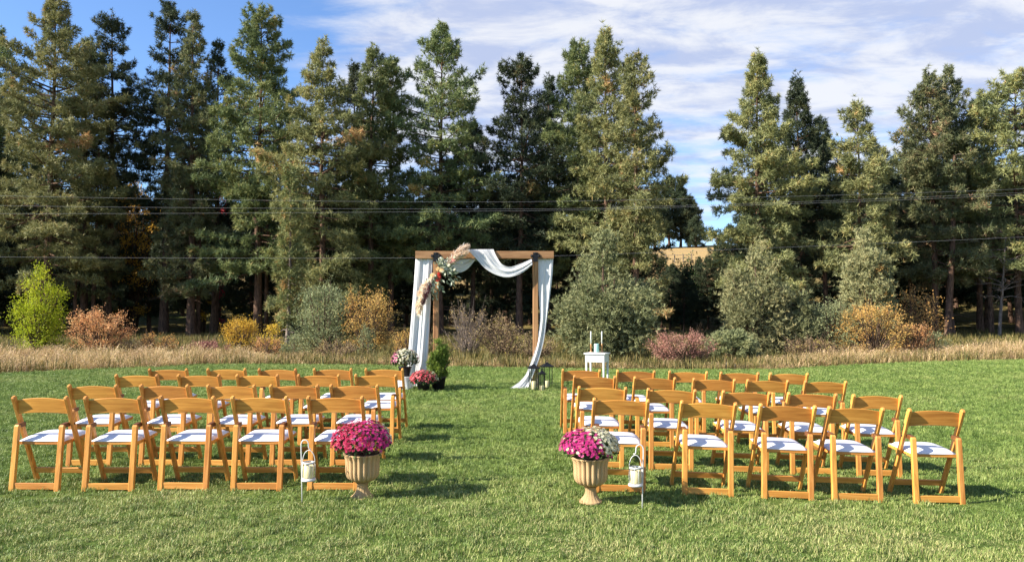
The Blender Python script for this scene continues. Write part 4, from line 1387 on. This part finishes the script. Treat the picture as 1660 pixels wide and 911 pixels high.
def cloth(name, la, lb, depth_fn, folds, amp, label, nu=36, nv=60, seed=0):
    """sheet between two edge curves (lists of points), gathered into folds"""
    rng = np.random.default_rng(seed)

    def curve(pts_, n):
        q = np.array(pts_, float)
        t = np.linspace(0, len(q) - 1, n)
        i = np.clip(t.astype(int), 0, len(q) - 2)
        f_ = (t - i)[:, None]
        p0, p1, p2, p3 = q[np.maximum(i - 1, 0)], q[i], q[i + 1], q[np.minimum(i + 2, len(q) - 1)]
        return .5 * (2 * p1 + (p2 - p0) * f_ + (2 * p0 - 5 * p1 + 4 * p2 - p3) * f_ ** 2 + (3 * p1 - p0 - 3 * p2 + p3) * f_ ** 3)
    A, B = curve(la, nv), curve(lb, nv)
    u = np.linspace(0, 1, nu)
    ph = rng.uniform(0, 6.28, 3)
    V = []
    for j in range(nv):
        v = j / (nv - 1)
        p = A[j][None] * (1 - u)[:, None] + B[j][None] * u[:, None]
        fo = np.sin(2 * PI * folds * u + ph[0] + .8 * np.sin(v * 4 + ph[1])) + .5 * np.sin(2 * PI * folds * 2.3 * u ** 1.4 + ph[2] + v * 2) + .2 * np.sin(2 * PI * folds * 5.1 * u + ph[0] - v * 5)
        y = depth_fn(u, v) + amp * (0.45 + 0.55 * min(1, v * 3)) * fo
        V.append(np.stack([p[:, 0], y, p[:, 1]], -1))
    V = np.concatenate(V)
    V[:, 2] = np.maximum(V[:, 2], ground_z(V[:, 0], V[:, 1]) + .018)
    i = (np.arange(nv - 1)[:, None] * nu + np.arange(nu - 1)[None]).ravel()
    me = tri_mesh(name, V, M['cloth'], faces=np.stack([i, i + 1, i + nu + 1, i + nu], -1), smooth=True)
    o = link(name, me)
    s = o.modifiers.new('thickness', 'SOLIDIFY')
    s.thickness = .004
    return tag(o, label, 'drape', 'white cloths on the arch')


XZ = lambda lst: [(ax(a), az_(b)) for a, b in lst]
cloth('white_drape', XZ([(673.5, 418), (670.5, 470), (667, 520), (663, 570), (659, 612), (656, 632)]), XZ([(701.5, 418), (699, 470), (697, 520), (694.5, 570), (691, 610), (689, 632)]),
      lambda u, v: AY + .012 + v * -.10, 1.6, .020, 'long white cloth hanging straight beside the pots of flowers', seed=1)
cloth('white_drape', XZ([(872, 417), (871.5, 450), (874, 490), (875, 520), (870, 553), (862, 582), (853, 604), (842, 617), (826, 627)]),
      XZ([(897, 417), (895, 450), (890, 490), (886, 520), (881, 553), (873, 582), (864, 606), (858, 622), (852, 631)]),
      lambda u, v: AY + .012 - .14 * v - .22 * max(0, v - .85) / .15, 1.5, .018, 'white cloth tied narrow and trailing onto the lawn beside the lanterns', seed=2)
cloth('white_drape', XZ([(800, 404.5), (805, 416), (814, 429), (827, 433), (842, 428.5), (862, 420)]), XZ([(758, 405), (772, 420), (788, 437), (807, 447.5), (826, 450), (846, 443), (863, 430)]),
      lambda u, v: AY - .075 - .05 * np.sin(PI * v) - .05 * u, 2.1, .016, 'white swag looped over the beam between flowers and far post', seed=4)
cloth('white_drape', XZ([(770, 414), (752, 420), (735, 421), (718, 419), (706, 414)]), XZ([(771, 419), (757, 436), (742, 441.5), (722, 437), (704, 424)]),
      lambda u, v: AY + .078 + .03 * np.sin(PI * v) * u, 1.6, .014, 'short white swag behind the beam at the flower spray', seed=5)
cloth('white_drape', [(ax(757), zb1 + .012), (ax(801), zb1 + .014)], [(ax(758), zb1 + .0125), (ax(800), zb1 + .0145)], lambda u, v: AY - .075 + .15 * u, 2, .004, 'white cloth band lying over the top of the beam', nu=14, nv=14, seed=6)

# flower spray on the arch
sp = empty('flower_spray', (ax(716), AY - .16, az_(442)), 'flower spray of pampas plumes and rust red roses tied to the arch', 'flowers')
so = Vector(sp.location)


def spt(px, py, dy=0.0):
    return np.array([ax(px) - so.x, dy, az_(py) - so.z])


rng = np.random.default_rng(77)


def plume(pts_, rad, mat, n, seed, ln=.10):
    r_ = np.random.default_rng(seed)
    q = np.array(pts_)
    t = r_.uniform(0, 1, n)
    k = np.linspace(0, 1, len(q))
    c = np.stack([np.interp(t, k, q[:, i]) for i in range(3)], -1)
    dirv = unit(q[-1] - q[0])
    wv = rad * np.sin(PI * np.clip(t * .85 + .12, 0, 1)) ** .8
    c = c + r_.normal(0, .45, (n, 3)) * wv[:, None]
    V, tn = needles(c, np.tile(dirv, (n, 1)) + unit(r_.normal(0, 1, (n, 3))) * .3, ln, 6, .010, r_, .28)
    o = link('plume', tri_mesh('plume', V, M[mat], tn), sp)
    return o


plume([spt(727, 428, .0), spt(737, 417, -.03), spt(747, 408, -.05), spt(757, 402, -.03)], .065, 'plume', 420, 1)
plume([spt(734, 424, -.05), spt(744, 416, -.08), spt(755, 411, -.08)], .06, 'plume', 220, 2)
plume([spt(702, 449, -.02), spt(694, 462, -.06), spt(687, 478, -.07), spt(683, 494, -.05), spt(682.5, 507, -.03)], .065, 'plume', 420, 3)
plume([spt(698, 455, .0), spt(690, 464, -.02), spt(683, 476, -.02)], .06, 'plume', 200, 4)
pd = plume([spt(699, 458, -.06), spt(694, 472, -.09), spt(689, 490, -.08)], .055, 'plume_dark', 220, 5, .08)
pd['label'] = 'dark burgundy plume'


def rose(px, py, r, mat, dy, label=None):
    V, T = [], []
    c = spt(px, py, dy)
    nrm = unit(np.array([-.3, -1, .35]) + rng.normal(0, .25, 3))
    for sc, lift in ((1.0, 0), (.85, .25), (.62, .5)):
        v, t = bloom_tris(c + nrm * r * lift * .5, nrm, r * sc, rng, float(rng.uniform(.3, .9)))
        V += v
        T += t
    o = link('rose', tri_mesh('rose', np.array(V), M[mat], np.array(T)), sp)
    if label:
        o['label'] = label
    return o


for px, py, r, mat, lab in ((713, 446, .065, 'rust', 'rust red rose'), (712, 454, .070, 'rust', 'rust red rose'), (714, 449, .05, 'rust', 'rust red rose'), (737, 422, .06, 'dusty_pink', 'dusty pink rose'),
                            (733, 425, .05, 'dusty_pink', 'dusty pink rose'), (741, 420, .05, 'dusty_pink', 'dusty pink rose'), (717, 438, .07, 'peach', 'peach rose'), (711, 437, .055, 'peach', 'peach rose'),
                            (703, 447, .06, 'peach', 'peach rose'), (712, 460, .05, 'peach', 'peach rose'), (749, 427, .035, 'cream', 'small cream flower'), (729, 431, .04, 'cream', 'small cream flower'), (738, 438, .035, 'cream', 'small cream flower')):
    rose(px, py, r, mat, -.06 + rng.uniform(-.03, .03), lab)
cs, ds = [], []
for (a, b, n_) in (((712, 440), (736, 424), 60), ((705, 450), (704, 478), 60), ((720, 440), (732, 460), 28), ((724, 436), (742, 445), 24), ((700, 446), (714, 466), 60), ((716, 432), (714, 422), 30)):
    pa, pb = spt(*a), spt(*b)
    t = rng.uniform(0, 1, n_)[:, None]
    cs.append(pa + (pb - pa) * t + rng.normal(0, .045, (n_, 3)))
    ds.append(unit(np.tile(pb - pa, (n_, 1)) + rng.normal(0, .12, (n_, 3))))
cs, ds = np.concatenate(cs), np.concatenate(ds)
a = ds * rng.uniform(.06, .11, (len(ds), 1))
s = unit(np.cross(a, rng.normal(0, 1, a.shape))) * .022
V = np.stack([cs, cs + a * .5 + s, cs + a, cs, cs + a, cs + a * .5 - s], 1).reshape(-1, 3)
link('greenery', tri_mesh('greenery', V, M['eucalyptus'], np.repeat(rng.uniform(0, 1, len(cs)), 6)), sp)['kind'] = 'stuff'

# flower pots and dwarf spruce beside the arch
def pot(x, y, z, r0, r1, h, label):
    o = empty('plant_pot', (x, y, z), label, 'pot', 'dark nursery pots by the arch')
    MB().lathe([(r0, 0), (r1, h), (r1 * 1.07, h), (r1 * 1.07, h + .02), (r1 * .96, h + .02)], 28).build('body', M['plastic_pot'], o)
    MB().lathe([(.01, h + .005), (r1 * .97, h + .006)], 20).build('soil', M['soil'], o)
    return o


y1 = 15.35
x1 = ax(657, y1)
st = empty('draped_stool', (x1, y1, 0), 'low stool wrapped in white cloth under the pale mum pot', 'stool', rz=.2)
MB().lathe([(.13, .225), (.13, .245)], 24).build('seat', M['white_paint'], st)
for k in range(3):
    a = 2 * PI * k / 3 + .5
    MB().tube([(.12 * math.cos(a), .12 * math.sin(a), 0), (.09 * math.cos(a), .09 * math.sin(a), .225)], .014, 8).build('leg', M['white_paint'], st)
MB().lathe(smoothprof([(.165, .012), (.150, .09), (.142, .17), (.138, .235), (.128, .252), (.04, .253)], 20), 72, lambda an, i, r, z: 1 + .07 * math.sin(an * 9 + 6 * z) * (1 - z / .26), cap=False).build('cloth', M['cloth'], st)
pot(x1, y1, .255, .095, .125, .17, 'dark pot of pale mums raised on the white stool')


def zone_top(dn, rng_):
    if rng_.uniform() < (.30 if dn[2] < .5 else .12):
        return -1
    return 1 if (dn[0] < -.62 + rng_.normal(0, .12)) or (dn[0] > .3 and dn[1] > .2) else 0


mum((x1, y1, .432), .265, .36, .026, 330, (zone_top, ('cream', 'pink')), 'cream mums with pink edge in the raised dark pot', 13)
y2 = 15.0
x2 = ax(687, y2)
pot(x2, y2, 0, .095, .13, .14, 'dark pot of coral mums on the grass by the dwarf spruce')


def zone_low(dn, rng_):
    if dn[2] < .05 and rng_.uniform() < .7:
        return -1
    return 1 if dn[0] * .75 + dn[1] * .6 + dn[2] * .2 + rng_.normal(0, .1) > .52 else 0


mum((x2, y2, .10), .27, .30, .026, 330, (zone_low, ('coral', 'cream')), 'coral pink mums with pale edge low on the grass by the arch', 14)
y3 = 15.2
x3 = ax(711, y3)
pot(x3, y3, 0, .11, .15, .24, 'dark pot of the dwarf spruce in front of the arch post')
wd, V, tn = shrub_meshes(55, .78, .40, 150, 24, .05, shape='leaders', needle=True, spread=.10, nn=6, stem_r=.010)
plant('dwarf_spruce', wd, V, tn, (x3, y3, .23), M['spruce'], M['bark_shrub'], 'small cone-shaped dwarf spruce potted in front of the arch post', 'shrub', stem='stem', leaf='foliage')


# black lanterns by the trailing cloth
def floor_lantern(px, py_base, ty, wpx, label, clabel, ch):
    dep = CAMZ * F / (py_base - HOR)
    x = ax(px, dep)
    H = (py_base - ty) / F * dep
    wd_ = wpx / F * dep * .80
    h2 = wd_ / 2
    body = H * .80
    o = empty('floor_lantern', (x, dep, gz(x, dep)), label, 'lantern', 'black lanterns by the trailing cloth', rz=.25)
    MB().box((0, 0, .012), (wd_, wd_, .024), bevel=.003).build('base', M['black_iron'], o)
    for sx in (-1, 1):
        for sy in (-1, 1):
            MB().prism([(sx * (h2 - .008), sy * (h2 - .008), .024), (sx * (h2 - .008), sy * (h2 - .008), body)], .013, .013).build('corner_bar', M['black_iron'], o)
    for k in range(4):
        a = k * PI / 2
        c, s = math.cos(a), math.sin(a)
        m = MB()
        hw_ = h2 - .016
        q = [(-hw_, -.001), (hw_, -.001), (hw_, .001), (-hw_, .001)]
        pts8 = [(u * c - (v + h2 - .008) * -s * -1, u * s + (v + h2 - .008) * c, z) for z in (.026, body) for u, v in q]
        m.add(pts8, [(0, 1, 2, 3), (7, 6, 5, 4), (0, 4, 5, 1), (1, 5, 6, 2), (2, 6, 7, 3), (3, 7, 4, 0)])
        m.build('pane', M['glass'], o)
    e = h2 * 1.35
    m = MB()
    vs = [(sx * e, sy * e, body) for sx, sy in ((-1, -1), (1, -1), (1, 1), (-1, 1))]
    vs += [(sx * e, sy * e, body + .012) for sx, sy in ((-1, -1), (1, -1), (1, 1), (-1, 1))]
    vs += [(sx * e * .45, sy * e * .45, body + H * .09) for sx, sy in ((-1, -1), (1, -1), (1, 1), (-1, 1))]
    vs += [(sx * .016, sy * .016, body + H * .15) for sx, sy in ((-1, -1), (1, -1), (1, 1), (-1, 1))]
    fs = [(3, 2, 1, 0), (12, 13, 14, 15)]
    for l_ in range(3):
        for k in range(4):
            k2 = (k + 1) % 4
            fs.append((l_ * 4 + k, l_ * 4 + k2, l_ * 4 + 4 + k2, l_ * 4 + 4 + k))
    m.add(vs, fs)
    rf = m.build('roof', M['black_iron'], o)
    MB().tube([(.022 * math.cos(2 * PI * k / 12), 0, body + H * .15 + .02 + .022 * math.sin(2 * PI * k / 12)) for k in range(13)], .005, 6).build('ring', M['black_iron'], rf)
    cd = empty('pillar_candle', (x, dep, gz(x, dep) + .024), clabel, 'candle', 'candles in the black lanterns')
    MB().lathe([(.042, 0), (.043, .004), (.043, ch), (.038, ch + .004), (.010, ch - .003)], 24).build('wax', M['wax'], cd)
    MB().tube([(0, 0, ch - .004), (.001, 0, ch + .016)], .0016, 5).build('wick', M['black_iron'], cd)


floor_lantern(865, 631, 587, 16.5, 'black lantern in front of the trailing white cloth', 'cream candle inside the lantern in front of the trailing cloth', .15)
floor_lantern(878.5, 633.5, 598, 11, 'smallest black lantern in the middle of the three', 'cream candle inside the smallest black lantern', .09)
floor_lantern(886.5, 628, 584, 18, 'tallest black lantern at the back, nearest the white table', 'cream candle inside the tallest black lantern', .13)

# white side table with candles
ty_ = 15.5
tx = ax(967.5, ty_)
th = az_(570, ty_)
tb = empty('side_table', (tx, ty_, gz(tx, ty_)), 'small white painted side table with three candles before the juniper', 'table', rz=-.42)
MB().box((0, 0, th - .012), (.45, .36, .024), bevel=.005).build('table_top', M['white_paint'], tb)
MB().box((0, 0, th - .102), (.40, .31, .155), bevel=.004).build('apron', M['white_paint'], tb)
for sx in (-1, 1):
    for sy in (-1, 1):
        MB().prism([(sx * .178, sy * .133, 0), (sx * .178, sy * .133, th - .181)], [.026, .040], [.026, .040], bevel=.004).build('leg', M['white_paint'], tb)
for px, lab in ((957.5, 'white taper candle in copper holder near the arch side of the table'), (975.2, 'white taper candle in copper holder at the far side of the mint candle')):
    xx = ax(px, ty_)
    o = empty('taper_candle', (xx, ty_ - .02, th), lab, 'candle', 'taper candles on the side table')
    MB().lathe(smoothprof([(.030, 0), (.030, .008), (.012, .016), (.011, .06), (.016, .10), (.015, .165)], 20), 16).build('holder', M['copper'], o)
    MB().lathe([(.0135, .165), (.0125, .40), (.006, .415)], 14).build('taper', M['wax_white'], o)
    MB().tube([(0, 0, .412), (0, .001, .424)], .0015, 5).build('wick', M['black_iron'], o)
xx = ax(966.3, ty_)
o = empty('pillar_candle', (xx, ty_ - .05, th), 'wide mint green pillar candle in the middle of the white table', 'candle')
MB().lathe([(.048, 0), (.050, .004), (.050, .160), (.044, .166), (.012, .160)], 28).build('wax', M['wax_mint'], o)
MB().tube([(0, 0, .158), (.001, 0, .178)], .0018, 5).build('wick', M['black_iron'], o)
